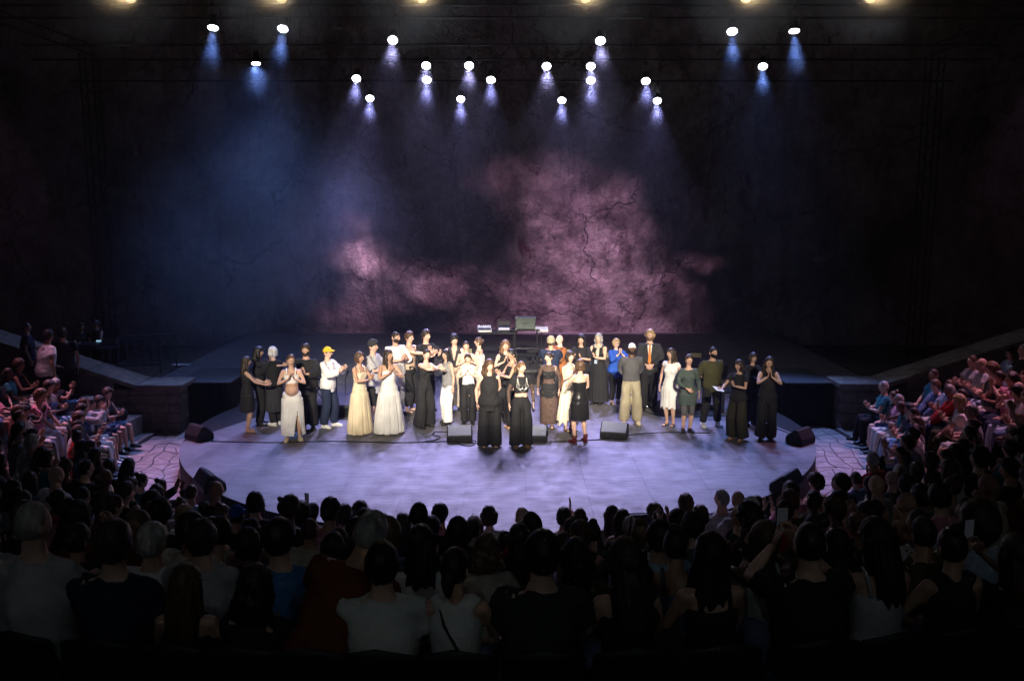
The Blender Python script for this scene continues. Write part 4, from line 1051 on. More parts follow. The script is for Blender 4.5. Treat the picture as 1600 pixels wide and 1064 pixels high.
P(749, 640, 528, -105, 'player in pale off-shoulder romper with hair tied, turned left', [('top', 'offwhite', dict(sleeve=0, hem=.85, neck=1.33, loose=.015, name='romper')), ('trousers', 'offwhite', dict(length=.22, hemr=.12, kneer=.12, name='shorts'))], ('bun', 'brown'), arms=('clap', 'down'), skin=0, shoes=('shoe', BLK), H=1.66)
P(732, 662, 552, 0, 'short-haired player in white tank and black trousers', [('top', 'white', dict(sleeve=0, hem=1.0, neck=1.43, loose=.006)), ('trousers', 'black', dict(hemr=.10, kneer=.105, length=1.04))], ('short', 'dark'), arms=('clasp', 'clasp'), head=(-8, 0, -5), skin=0, shoes=('shoe', BLK))
P(790, 650, 531, 5, 'player in black halter dress behind the two front players', [('dress', 'black', dict(top=1.1, hem=.10, rhem=.24, neck=1.43, sleeve=0))], ('wavy', 'light', .22), arms=('clasp', 'clasp'), skin=0, shoes=('shoe', BLK))
P(800, 668, 544, -70, 'dark-haired player in profile just behind the front pair', [('dress', 'black', dict(top=1.1, hem=.10, rhem=.22, neck=1.38, sleeve=0))], ('pony', 'black', .22), arms=('clap', 'clap'), skin=2, shoes=('sandal', LEATHERT))
# front pair
P(765, 698, 561, 6, 'curly-haired player in black sleeveless blouse and wide black trousers, front left of the pair', [('top', 'black', dict(sleeve=0, hem=.74, neck=1.445, loose=.03, flare=.10)), ('trousers', 'black', dict(hemr=.15, kneer=.135, length=1.12))], ('wavy', 'brown', .24), arms=('down', 'behind'), head=(22, 3, 0), skin=0, w=1.08, shoes=('sandal', BLK))
P(814, 698, 563, 10, 'player in black mesh top with silver harness and wide black trousers', [('top', 'black', dict(sleeve=.22, hem=1.12, neck=1.445, loose=.004)), ('top', 'sheer', dict(sleeve=.97, hem=1.13, neck=1.44, loose=.0, off=.006, name='mesh_sleeves')), ('trousers', 'black', dict(hemr=.145, kneer=.13, length=1.10, top=1.05))], ('pony', 'light', .15), arms=('down', 'down'), head=(48, 0, 0), skin=0, shoes=('shoe', LEATHERT), extra=lambda s, o: (x_harness(s, o), x_mic(s, o)))
# middle
P(860, 640, 526, 175, 'player in navy tee and grey cap with back to camera', [('top', 'navy', dict(sleeve=.28, hem=.85, loose=.03)), ('trousers', 'charcoal', dict())], ('crop', 'dark'), fem=False, skin=2, hat=('beanie', 'khaki'), arms=('reachlo', 'reachlo'), w=1.08, shoes=('shoe', BLK))
P(874, 632, 522, -60, 'bald player in long rust robe', [('top', 'rust', dict(sleeve=.9, hem=.8, loose=.04)), ('skirt', 'rust', dict(top=1.0, hem=.06, rhem=.23, amp=.05, name='robe'))], ('bald', ''), fem=False, skin=5, arms=('hug', 'clap'), shoes=('shoe', BLK))
P(857, 668, 549, -12, 'player in sheer black column dress facing left', [('skirt', 'sheer', dict(top=.85, hem=.11, rhem=.20, amp=.02, name='sheer_skirt')), ('top', 'sheer', dict(sleeve=.97, hem=1.02, neck=1.47, loose=.0, off=.006, name='mesh_top')), ('top', 'black', dict(sleeve=0, hem=1.14, neck=1.33, loose=.002, off=.014, name='bandeau')), ('skirt', 'black', dict(top=1.04, hem=.72, rhem=.20, amp=.01, off=.018, name='short_skirt'))], ('bun', 'dark'), arms=('down', 'down'), head=(-45, 0, 0), skin=0, shoes=('sandal', BLK))
P(889, 673, 548, 35, 'player in ivory draped dress facing the black satin dress', [('dress', 'ivory', dict(top=1.1, hem=.24, rhem=.28, amp=.12, folds=7, tatter=.16, neck=1.36, sleeve=0)), ('straps', 'ivory', dict())], ('bob', 'dark', .08), arms=('clasp', 'clasp'), skin=0, shoes=('sandal', BLK))
P(905, 691, 561, 205, 'player with back turned in strapless black satin dress and burgundy boots', [('dress', 'satin', dict(top=1.08, hem=.50, rhem=.205, amp=.015, neck=1.30, sleeve=0))], ('bob', 'brown', .10), arms=('front', 'clasp'), skin=0, shoes=('boot', LEATHERB), head=(-10, 0, 0), stance=.13)
P(907, 636, 522, -20, 'player with long black curls and black blouse clapping, left of the grey-haired player', [('top', 'black', dict(sleeve=.45, hem=.8, loose=.05)), ('trousers', 'black', dict())], ('wavy', 'black', .24), arms=('clap2', 'clap2'), skin=1, w=1.08, shoes=('shoe', BLK))
P(934, 631, 520, -30, 'grey-haired player in long black dress with scarf and badge', [('dress', 'black', dict(top=1.08, hem=.08, rhem=.27, amp=.05, neck=1.43, sleeve=0))], ('bob', 'grey', .12), arms=('clap', 'clap'), skin=0, w=1.1, shoes=('shoe', BLK), extra=lambda s, o: (x_scarf(s, o), x_lanyard(s, o)))
P(961, 631, 528, 25, 'blonde player in bright blue jacket clapping', [('top', 'blue', dict(sleeve=.75, hem=.72, loose=.045, flare=.06, name='jacket')), ('trousers', 'black', dict(hemr=.07, kneer=.08, length=.95))], ('bob', 'blond', .06), arms=('pray', 'pray'), skin=5, shoes=('sandal', BLK), extra=x_glasses)
P(985, 662, 535, 0, 'player in white head wrap, smoky long-sleeved tee and khaki trousers', [('top', 'smoke', dict(sleeve=.95, hem=.94, loose=.012, amp=.008)), ('trousers', 'khaki', dict(hemr=.115, kneer=.115, length=1.02, amp=.012))], ('crop', 'black'), fem=False, skin=4, hat=('head_wrap', 'white'), beard='black', arms=('behind', 'behind'), w=1.06, shoes=('shoe', LEATHERP), stance=.14)
P(1013, 640, 514, -8, 'blond player in black suit and orange tie beside the piano', [('top', 'charcoal', dict(sleeve=.95, hem=.78, loose=.025, name='jacket')), ('trousers', 'black', dict())], ('bob', 'blond', .03), fem=False, skin=0, beard='light', arms=('front', 'front'), shoes=('shoe', BLK), extra=x_suit)
# right group
P(1046, 665, 543, -35, 'player in white knee-length dress with long dark hair', [('dress', 'white', dict(top=1.08, hem=.42, rhem=.23, amp=.10, folds=8, tatter=.08, neck=1.42, sleeve=.12))], ('long', 'dark', .26), arms=('down', 'down'), head=(-35, 0, 0), skin=1, shoes=('sandal', BLK))
P(1073, 675, 553, 5, 'player in grey-green lace top and short skirt', [('top', 'green', dict(sleeve=.92, hem=.88, neck=1.42, loose=.008)), ('skirt', 'green', dict(top=1.02, hem=.64, rhem=.20, amp=.02)), ('trousers', 'smoke', dict(length=.60, hemr=.062, kneer=.066, name='leggings'))], ('short', 'dark'), arms=('front', 'down'), skin=1, shoes=('shoe', BLK), head=(-5, 0, 0))
P(1110, 666, 541, 12, 'bearded player in olive shirt, black trousers and white sneakers', [('top', 'olive', dict(sleeve=.6, hem=.78, loose=.04)), ('trousers', 'black', dict(hemr=.075, kneer=.09, length=.97))], ('crop', 'black'), fem=False, skin=2, beard='black', arms=('behind', 'behind'), head=(25, 0, 0), shoes=('shoe', LEATHERW), stance=.17, w=1.05)
P(1172, 664, 550, 20, 'dark-haired player in black half hidden behind the black tee', [('top', 'black', dict(sleeve=.9, hem=.8, loose=.03)), ('trousers', 'black', dict())], ('fringe', 'dark', .10), arms=('clap', 'clap'), skin=1, shoes=('shoe', BLK))
P(1151, 687, 561, -45, 'player in black tee and wide dark olive trousers holding paper', [('top', 'black', dict(sleeve=.26, hem=.86, loose=.025)), ('trousers', 'darkolive', dict(hemr=.15, kneer=.135, length=1.06))], ('fringe', 'dark', .20), arms=('wide', 'clap2'), skin=1, head=(-20, 0, 0), shoes=('sandal', LEATHERT), extra=x_paper)
P(1196, 688, 556, -8, 'player in black sleeveless jumpsuit with palms pressed at far right', [('top', 'black', dict(sleeve=0, hem=.78, neck=1.43, loose=.02)), ('trousers', 'black', dict(hemr=.13, kneer=.10, length=1.02))], ('long', 'dark', .28), arms=('pray', 'pray'), skin=1, shoes=('shoe', BLK), head=(0, 0, 8))
# ------------------------------------------------------------------ things on the stage
def wedge(px, py, yaw, label, w=.50, pale=True, z=0.0, depth=None, tilt=0.0):
    p = ground(px, py, z) if depth is None else at_depth(px, py, depth)
    if depth: p.z = z
    root = empty('stage_monitor', p, R_(yaw)); tag(root, label, 'monitor', 'wedge monitors on the stage')
    prof = [(-.18, .01), (.19, .01), (.19, .12), (.07, .295), (.03, .305), (-.18, .13)]
    MB().prism([(-w / 2, y, zz) for y, zz in prof], (w, 0, 0)).build('cabinet', BLACK, root, bevel=.012)
    a, c = Vector((0, -.185, .138)), Vector((0, .022, .312)); d = (c - a); n = Vector((0, -d.z, d.y)).normalized()
    g = MB(); q = [a + d * .04, c - d * .04]
    g.prism([Vector((-w / 2 + .025, q[0].y, q[0].z)), Vector((w / 2 - .025, q[0].y, q[0].z)), Vector((w / 2 - .025, q[1].y, q[1].z)), Vector((-w / 2 + .025, q[1].y, q[1].z))], n * .006)
    g.build('grille', GRILLE2 if pale else GRILLE, root)
    for s in (-1, 1):
        MB().box((s * (w / 2 + .004), .05, .19), (.008, .1, .03)).build('handle', METAL, root)
    MB().box((-.12, -.184, .07), (.05, .01, .05)).build('connector_plate', METAL, root)
    return root
wedge(718, 688, 4, 'wedge monitor with pale top left of the two front players')
wedge(836, 688, -6, 'wedge monitor partly hidden behind the player with the harness')
wedge(960, 683, -14, 'wedge monitor on the purple floor right of the burgundy boots', w=.54)
wedge(312, 686, 140, 'small wedge monitor at the left stage edge beside the black box', pale=False, w=.48)
wedge(328, 763, 125, 'wedge monitor near the left rim of the stage, closest to the seats', pale=False, w=.62)
wedge(1250, 692, -140, 'small wedge monitor at the right stage edge beside the black box', pale=False, w=.48)
wedge(1229, 764, -128, 'wedge monitor near the right rim of the stage, closest to the seats', pale=False, w=.62)
wedge(545, 831, 170, 'wedge monitor at the front stage edge peeking over heads, left of centre', pale=False, w=.5)
wedge(1002, 833, 188, 'wedge monitor at the front stage edge peeking over heads, right of centre', pale=False, w=.5)

def cable(name, pts, label, r=.009, z=.010, mat_=CABLE):
    q = []
    for i in range(len(pts) - 1):
        for k in range(6):
            t = k / 6; p0 = pts[max(i - 1, 0)]; p1 = pts[i]; p2 = pts[i + 1]; p3 = pts[min(i + 2, len(pts) - 1)]
            q.append(tuple(.5 * ((2 * p1[c]) + (-p0[c] + p2[c]) * t + (2 * p0[c] - 5 * p1[c] + 4 * p2[c] - p3[c]) * t * t + (-p0[c] + 3 * p1[c] - 3 * p2[c] + p3[c]) * t ** 3) for c in (0, 1)))
    q.append(pts[-1])
    b = MB(); b.tube([ground(x, y, 0) + Vector((0, 0, z)) for x, y in q], [r] * len(q), 6); tag(b.build(name, mat_, None, smooth=True), label, 'cable', 'cables on the stage floor')
cable('floor_cable', [(700, 690), (620, 692), (520, 690), (420, 692), (330, 690)], 'long black cable along the floor seam to the left rim')
cable('floor_cable', [(860, 691), (905, 689), (950, 686), (985, 680), (1040, 676), (1110, 677)], 'black cable running right from the front monitors')
cable('floor_cable', [(735, 690), (742, 694), (735, 697), (722, 696), (716, 692), (728, 691), (740, 693), (744, 690), (733, 688)], 'coil of black cable beside the left front monitor')
cable('floor_cable', [(698, 676), (682, 675), (676, 680), (688, 683), (680, 688), (665, 690)], 'looping black cable left of the pale-topped monitor')
cable('floor_cable', [(1000, 640), (1030, 650), (1080, 652), (1130, 650), (1190, 662), (1240, 680)], 'black cable from the piano to the right rim')

def mic_stand(px, py, h, label, boom=0.0, z=0.0):
    p = ground(px, py, z); t = empty('microphone_stand', p); tag(t, label, 'microphone stand', 'microphone stands')
    for k in range(3):
        a = k * 2.094 + .4; MB().tube([(0, 0, .12), (.28 * math.cos(a), .28 * math.sin(a), .012)], [.010, .010], 6).build('leg', METAL, t)
    MB().tube([(0, 0, .05), (0, 0, h)], [.011, .009], 8).build('pole', METAL, t)
    d = Vector((boom, -.1, .12)); b = MB(); b.tube([Vector((0, 0, h)) - d * .3, Vector((0, 0, h)) + d], [.008, .008], 6); b.build('boom', METAL, t)
    b = MB(); c = Vector((0, 0, h)) + d; e = d.normalized(); b.tube([c, c + e * .12, c + e * .16, c + e * .18], [.013, .016, .026, .012], 10); b.build('microphone', BLACK, t, smooth=True)
mic_stand(541, 634, .62, 'short microphone stand on the left beside the low riser', .05)
mic_stand(883, 612, 1.15, 'microphone stand behind the rust robe', .02)
mic_stand(527, 640, .9, 'thin microphone stand in front of the folding stool', -.12)
mic_stand(1165, 645, .8, 'microphone stand right of the piano behind the players', .2)
# low riser left with a stool
def riser(x0, x1, y0, y1, h, label, name='riser'):
    r = empty(name, ((x0 + x1) / 2, y0, 0)); tag(r, label, 'riser', 'black risers')
    w, d = x1 - x0, y1 - y0
    MB().box((0, d / 2, h - .03), (w, d, .06)).build('deck', mat('riser_deck', (.05, .05, .055), .7, .3, 6, .2, 40), r, bevel=.006)
    MB().box((0, d / 2, (h - .06) / 2), (w - .03, d - .03, h - .062)).build('skirt', BLACKCLOTH, r)
    return r
riser(-4.35, -3.32, 19.45, 20.7, .27, 'low black riser behind the player in the yellow cap')
def stool(px, py, z, label):
    p = ground(px, py, z); t = empty('folding_stool', p); tag(t, label, 'stool')
    for y in (-.16, .16):
        for s in (-1, 1): MB().tube([(s * .2, y, 0), (-s * .2, y, .5)], [.011, .011], 6).build('leg', METAL, t)
    MB().box((0, 0, .52), (.42, .36, .04)).build('seat', BLACKCLOTH, t, bevel=.01)
stool(497, 626, .27, 'black folding stool standing on the low left riser')
# central riser with the electronics desk
riser(-1.25, 1.35, 23.0, 25.6, .38, 'black riser under the electronics desk at the back')
def desk():
    z = .38; x0, x1 = at_depth(749, 520, 23.9).x, at_depth(808, 520, 23.9).x
    t = empty('equipment_table', ((x0 + x1) / 2, 23.9, z)); tag(t, 'black trestle table with instruments at the back', 'table')
    w = x1 - x0; MB().box((0, 0, .86), (w, .55, .04)).build('table_top', BLACK, t, bevel=.006)
    for sx in (-1, 1):
        for sy in (-1, 1): MB().tube([(sx * (w / 2 - .06), sy * .22, 0), (sx * (w / 2 - .06), sy * .22, .85)], [.016, .016], 8).build('leg', METAL, t)
    def synth(px, w, label, y=23.85, zt=z + .88, rot=0, body=WHITEP):
        x = at_depth(px, 520, y).x; s = empty('keyboard_synthesizer', (x, y, zt), R_(rot)); tag(s, label, 'synthesizer', 'synthesizers on the desk')
        MB().prism([(-w / 2, -.15, .0), (-w / 2, .15, .0), (-w / 2, .15, .15), (-w / 2, .04, .13), (-w / 2, -.15, .04)], (w, 0, 0)).build('case', body, s, bevel=.005)
        k = MB()
        for i in range(int(w / .026)): k.box((-w / 2 + .013 + i * .026, -.08, .078), (.024, .10, .012), M=Matrix.Rotation(.42, 4, 'X'))
        k.build('keys', WHITEP if body is not WHITEP else BLACK, s)
        for i in range(4): MB().add(*[q for q in lathe([(.012, 0), (.010, .02)], 8)]).build('knob', METAL, s).location = (-w / 4 + i * w / 7, .09, .14)
    synth(757, .36, 'pale synthesizer tilted on the left of the desk', rot=8); synth(788, .30, 'small black synthesizer beside the screen on the desk', body=BLACK)
    x = at_depth(821, 510, 24.0).x; s = empty('keyboard_stand', (x, 23.9, z)); tag(s, 'tall black frame stand under the flight case', 'stand')
    for sx in (-1, 1):
        MB().tube([(sx * .3, -.2, 0), (sx * .3, -.2, .92)], [.018, .018], 8).build('leg', METAL, s); MB().tube([(sx * .3, .2, 0), (sx * .3, .2, .92)], [.018, .018], 8).build('leg', METAL, s)
    MB().box((0, 0, .93), (.74, .5, .025)).build('shelf', BLACK, s); MB().box((0, -.2, .45), (.6, .03, .03)).build('crossbar', METAL, s)
    c = empty('flight_case', (x, 23.9, z + .945)); tag(c, 'dark grey-green flight case standing upright on the stand', 'case')
    MB().box((0, 0, .16), (.52, .30, .31)).build('body', mat('case_green', (.10, .125, .115), .5, .2, 10), c, bevel=.01)
    for sx in (-1, 1):
        for zz in (.01, .31): MB().box((sx * .255, -.148, zz), (.03, .03, .03)).build('corner_cap', CHROME, c)
    MB().box((0, -.155, .16), (.12, .012, .03)).build('handle', METAL, c)
    x2 = at_depth(846, 515, 24.0).x
    s2 = empty('drum_pad', (x2, 23.9, z)); tag(s2, 'pale pad controller on a stand right of the flight case', 'controller')
    MB().tube([(0, 0, 0), (0, 0, .9)], [.016, .016], 8).build('pole', METAL, s2); MB().box((0, -.02, .93), (.34, .28, .05), M=Matrix.Rotation(.25, 4, 'X')).build('case', WHITEP, s2, bevel=.006)
    MB().box((0, 0, .015), (.4, .4, .03)).build('foot', METAL, s2)
    s3 = empty('laptop', (at_depth(786, 519, 23.75).x + .02, 24.05, z + .88)); tag(s3, 'small dark laptop at the back of the desk', 'laptop')
    MB().box((0, 0, .012), (.34, .24, .022)).build('base', BLACK, s3); MB().box((0, .13, .125), (.34, .012, .22)).build('lid', METAL, s3)
    ch = empty('drum_stool', (at_depth(832, 560, 23.5).x, 23.35, z)); tag(ch, 'round black stool in front of the electronics desk', 'stool')
    for k in range(3): MB().tube([(0, 0, .25), (.2 * math.cos(k * 2.09), .2 * math.sin(k * 2.09), .01)], [.012, .012], 6).build('leg', METAL, ch)
    MB().add(*lathe([(.15, .40), (.17, .42), (.17, .46), (.14, .48)], 18)).build('seat', BLACKCLOTH, ch, smooth=True); MB().tube([(0, 0, .2), (0, 0, .41)], [.018, .018], 8).build('pole', METAL, ch)
desk()
# grand piano
LACQ = mat('piano_lacquer', (.008, .008, .009), .12, .1, 5, spec=.6)
def piano():
    p = ground(1013, 636, 0); t = empty('grand_piano', (p.x - .15, p.y - .2, 0)); tag(t, 'black grand piano behind the players, keyboard end towards the suited player', 'piano')
    # plan: keyboard along the left (x = 0), tail to the right
    out = [(0, 0), (0, 1.45), (.62, 1.45), (1.05, 1.36), (1.45, 1.18), (1.75, .95), (1.95, .62), (1.98, .35), (1.90, .12), (1.70, .0)]
    MB().prism([(x, y, .66) for x, y in out], (0, 0, .30)).build('case', LACQ, t, bevel=.012)
    MB().box((-.14, .725, .70), (.28, 1.45, .08)).build('key_bed', LACQ, t, bevel=.008)
    for y in (.03, 1.42): MB().box((-.13, y, .78), (.27, .06, .16)).build('cheek_block', LACQ, t, bevel=.01)
    k = MB()
    for i in range(52): k.box((-.16, .075 + i * .0255, .752), (.15, .0235, .022))
    k.build('white_keys', WHITEP, t); k = MB()
    for i in range(51):
        if i % 7 not in (2, 6): k.box((-.125, .0885 + i * .0255, .768), (.09, .012, .02))
    k.build('black_keys', BLACK, t)
    lid = [(.42, 0.0), (.42, 1.45), (.62, 1.45), (1.05, 1.36), (1.45, 1.18), (1.75, .95), (1.95, .62), (1.98, .35), (1.90, .12), (1.70, .0)]
    MB().prism([(x, y, .965) for x, y in lid], (0, 0, .022)).build('lid', LACQ, t, bevel=.005)
    MB().box((.24, .72, 1.05), (.02, .75, .20), M=Matrix.Rotation(.25, 4, 'Y')).build('music_desk', LACQ, t)
    for (x, y) in ((.12, .12), (.12, 1.33), (1.72, .5)):
        lg = MB(); lg.add([(a + x, b + y, c + .06) for a, b, c in lathe([(.035, 0), (.04, .1), (.055, .4), (.075, .56), (.08, .60)], 12)[0]], lathe([(.035, 0), (.04, .1), (.055, .4), (.075, .56), (.08, .60)], 12)[1]); lo = lg.build('leg', LACQ, t, smooth=True)
        MB().tube([(x - .02, y, .032), (x + .02, y, .032)], [.032, .032], 10).build('caster', CHROME, lo)
    b = MB(); 
    for y in (.66, .78): b.box((.2, y, .36), (.03, .03, .6))
    b.box((.18, .72, .08), (.12, .22, .06)); ly = b.build('pedal_lyre', LACQ, t)
    for y in (.66, .72, .78): MB().box((.08, y, .06), (.1, .022, .012)).build('pedal', mat('brass', (.5, .33, .1), .3, .1, 8, metal=.9), ly)
    s = empty('piano_bench', (p.x + .95 + .9, p.y - .4, 0)); tag(s, 'black padded bench lying right of the piano', 'bench')
    MB().box((0, 0, .47), (.62, .34, .07)).build('seat', BLACKCLOTH, s, bevel=.015)
    for a in (-.26, .26):
        for c in (-.13, .13): MB().box((a, c, .22), (.045, .045, .44)).build('leg', BLACK, s)
piano()
# black draped boxes beside the stage
def box_thing(x0, x1, y0, y1, zt, label):
    r = empty('draped_box', ((x0 + x1) / 2, y0, GZ)); tag(r, label, 'box', 'black boxes beside the stage')
    w, d, h = x1 - x0, y1 - y0, zt - GZ
    MB().box((0, d / 2, h - .02), (w + .03, d + .03, .04)).build('top_board', mat('box_top', (.06, .065, .07), .6, .25, 5, .2, 30), r, bevel=.006)
    V, Fc = [], []; n = 160; per = 2 * (w + d)                       # pleated drape round the four sides
    for zi, z in enumerate((0.0, h * .5, h - .045)):
        for i in range(n):
            q = per * i / n; a = .012 * math.sin(i * .9 + zi * .3) + .008 * math.sin(i * 2.3)
            if q < w: p = (-w / 2 + q, -a, z)
            elif q < w + d: p = (w / 2 + a, q - w, z)
            elif q < 2 * w + d: p = (w / 2 - (q - w - d), d + a, z)
            else: p = (-w / 2 - a, d - (q - 2 * w - d), z)
            V.append(p)
    for zi in range(2):
        for i in range(n): k = (i + 1) % n; Fc.append((zi * n + i, zi * n + k, zi * n + n + k, zi * n + n + i))
    MB().add(V, Fc).build('drape', BLACKCLOTH, r, smooth=True)
box_thing(-7.62, -6.42, 20.35, 22.1, .60, 'big black draped box left of the stage against the pillar')
box_thing(6.22, 7.28, 20.3, 22.1, .60, 'big black draped box right of the stage with bluish top')
# pale floor lamps at the back
for i, (px, py) in enumerate(((703, 556), (729, 555), (890, 556), (950, 561), (1029, 562), (1087, 562))):
    p = ground(px, py); r = empty('floor_light', p); tag(r, 'small floor light with pale front at the back, %s from the left' % ORD[i], 'floor light', 'floor lights at the back')
    MB().box((0, .06, .12), (.36, .12, .20)).build('housing', BLACK, r, bevel=.008); MB().box((0, -.005, .12), (.33, .012, .165)).build('front_panel', mat('pale_panel', (.42, .38, .24), .5, .15, 20), r)
    for sx in (-.2, .2): MB().box((sx, .06, .1), (.012, .05, .2)).build('bracket', METAL, r)
# trestle frames and technicians' desk behind the left parapet
def frame_rack(px, py, label, yaw, lean):
    p = ground(px, py, 0); t = empty('metal_barrier', (p.x, p.y, 0), R_(yaw)); tag(t, label, 'barrier', 'metal barriers left of the stage')
    Mx = Matrix.Rotation(lean, 4, 'X')
    def tb(a, c, nm): MB().tube([Mx @ Vector(a), Mx @ Vector(c)], [.022, .022], 8).build(nm, mat('galvanised', (.07, .075, .08), .5, .2, 10, metal=.6), t)
    tb((-.75, 0, .05), (-.75, 0, 1.0), 'post'); tb((.75, 0, .05), (.75, 0, 1.0), 'post'); tb((-.75, 0, 1.0), (.75, 0, 1.0), 'rail'); tb((-.75, 0, .3), (.75, 0, .3), 'rail')
    for k in range(6): tb((-.54 + k * .215, 0, .3), (-.54 + k * .215, 0, 1.0), 'bar')
    for sx in (-.6, .6): MB().tube([(sx, -.3, .02), (sx, .3, .02)], [.02, .02], 6).build('foot', METAL, t)
frame_rack(205, 588, 'metal barrier leaning behind the left parapet, nearer one', 10, -.28); frame_rack(232, 580, 'metal barrier leaning behind the left parapet, farther one', 25, -.2)
def tech_desk():
    p = at_depth(140, 560, 23.2); t = empty('control_desk', (p.x, 23.2, -.0)); tag(t, 'dark control desk with small glowing display behind the left parapet', 'desk')
    MB().box((0, 0, .92), (1.3, .6, .05)).build('table_top', BLACK, t, bevel=.006)
    for sx in (-.58, .58):
        for sy in (-.25, .25): MB().box((sx, sy, .45), (.05, .05, .9)).build('leg', METAL, t)
    MB().box((.05, -.05, 1.0), (.5, .4, .10), M=Matrix.Rotation(.12, 4, 'X')).build('mixer', METAL, t, bevel=.01)
    MB().box((.22, .1, 1.085), (.12, .015, .05)).build('display', emat('display_glow', (.4, .75, 1.0), .6), t)
tech_desk()
b = MB(); q = ground(283, 571)
for i in range(6):
    for j in range(4): b.v.append((q.x - .24 + i * .1, q.y - .1 + j * .07, .012 + .03 * mnoise.noise(Vector((i * 1.3, j * 1.7, 2))) + .02))
for i in range(5):
    for j in range(3): b.f.append((i * 4 + j, i * 4 + 4 + j, i * 4 + 5 + j, i * 4 + 1 + j)); b.m.append(0)
tag(b.build('crumpled_cloth', K['white'], None, smooth=True), 'crumpled white cloth on the dark floor at left', 'cloth')
# ------------------------------------------------------------------ the audience: seated bodies built once per pose, then copied person by person
AUD_T = {}
POSES = {'lap': dict(arms=('lap', 'lap')), 'clap': dict(arms=('clap', 'clap'), lean=.06), 'claphi': dict(arms=('raise2', 'raise2')), 'knee': dict(arms=('knee', 'knee'), lean=.22),
         'phone': dict(arms=('phone', 'phone')), 'chin': dict(arms=('face', 'lap'), lean=.18), 'raise': dict(arms=('raise', 'lap')), 'bent': dict(arms=('knee', 'knee'), lean=.30, tilt=-.34)}
def template(pose, fem, hv):
    key = (pose, fem, hv)
    if key not in AUD_T:
        kw = dict(POSES[pose]); kn = {0: None, 1: ((.17, -.50), (.10, -.40)), 2: ((.08, -.44), (.13, -.52))}[hv % 3]
        s = skeleton(1.66 if fem else 1.76, fem, 1.0 if fem else 1.06, seat=.40, head=(R_((-14, 4, 20)[hv % 3]), R_((2, -4, 5)[hv % 3]), R_((3, -3, 5)[hv % 3])), knees=kn, **kw)
        AUD_T[key] = dict(s=s, body=body_mesh(s, False, voxel=.019), cl={}, hair={})
    return AUD_T[key]
def tmesh(T, nm):
    if nm not in T['cl']:
        s = T['s']
        if nm == 'tee': g = [g_top(s, .27, .93, 1.46, .014, .03, amp=.016, voxel=.018)]
        elif nm == 'long': g = [g_top(s, .95, .93, 1.46, .014, .02, amp=.010, voxel=.018)]
        elif nm == 'tank': g = [g_top(s, 0, .93, 1.43, .010, .008, amp=.005, voxel=.018)]
        elif nm == 'strap': g = [g_top(s, 0, .93, 1.33, .010, .010, amp=.006, voxel=.018), g_straps(s)]
        elif nm == 'trousers': g = [g_trousers(s, .075, .09, 1.0, seed=3, voxel=.020)]
        elif nm == 'shorts': g = [g_trousers(s, .10, .10, .42, seed=4, voxel=.020)]
        elif nm == 'shoe': 
            b = MB(); foot(b, s, 1, .009, 10, .004); g = [(b.v, b.f)]
        elif nm == 'shoe2':
            b = MB(); foot(b, s, -1, .009, 10, .004); g = [(b.v, b.f)]
        b = MB()
        for v, f in g: b.add(v, f)
        T['cl'][nm] = b.mesh(nm, K['white'], smooth=True)
    return T['cl'][nm]
def thair(T, kind, var, L):
    k = (kind, var, L)
    if k not in T['hair']: T['hair'][k] = hair_mesh(kind, T['s'].Mh, var * 5 + 3, L, 60).mesh('hair', HAIRC['dark'], smooth=True)
    return T['hair'][k]
def omat(o, m):
    o.material_slots[0].link = 'OBJECT'; o.material_slots[0].material = m
TOPN = {'tee': 'tee', 'long': 'sweater', 'tank': 'tank top', 'strap': 'strappy top'}
COLN = {'black': 'black', 'charcoal': 'charcoal', 'white': 'white', 'offwhite': 'off-white', 'navy': 'navy', 'grey': 'grey', 'lightgrey': 'pale grey', 'olive': 'olive', 'red': 'red', 'teal': 'teal', 'pink': 'pink', 'denim': 'denim blue', 'paleblue': 'pale blue', 'brownred': 'rust brown', 'sand': 'sand', 'mint': 'pale mint', 'skyblue': 'blue', 'green': 'grey-green', 'purple': 'purple', 'rust': 'rust', 'beige': 'beige'}
HN = {'short': 'short %s hair', 'crop': 'cropped %s hair', 'recede': 'receding %s hair', 'monk': 'balding %s head', 'bald': 'bald head', 'bob': '%s bob', 'long': 'long %s hair', 'wavy': 'wavy %s hair', 'bun': '%s hair bun', 'pony': '%s ponytail', 'curly': 'curly %s hair', 'afro': 'bushy %s curls', 'quiff': 'tousled %s hair', 'fringe': '%s fringed bob', 'topbun': '%s top bun'}
GN = {'lap': 'seated', 'clap': 'clapping', 'claphi': 'clapping high', 'knee': 'leaning forward', 'phone': 'holding a phone', 'chin': 'hand at face', 'raise': 'one hand raised', 'bent': 'bent forward'}
AUD = []
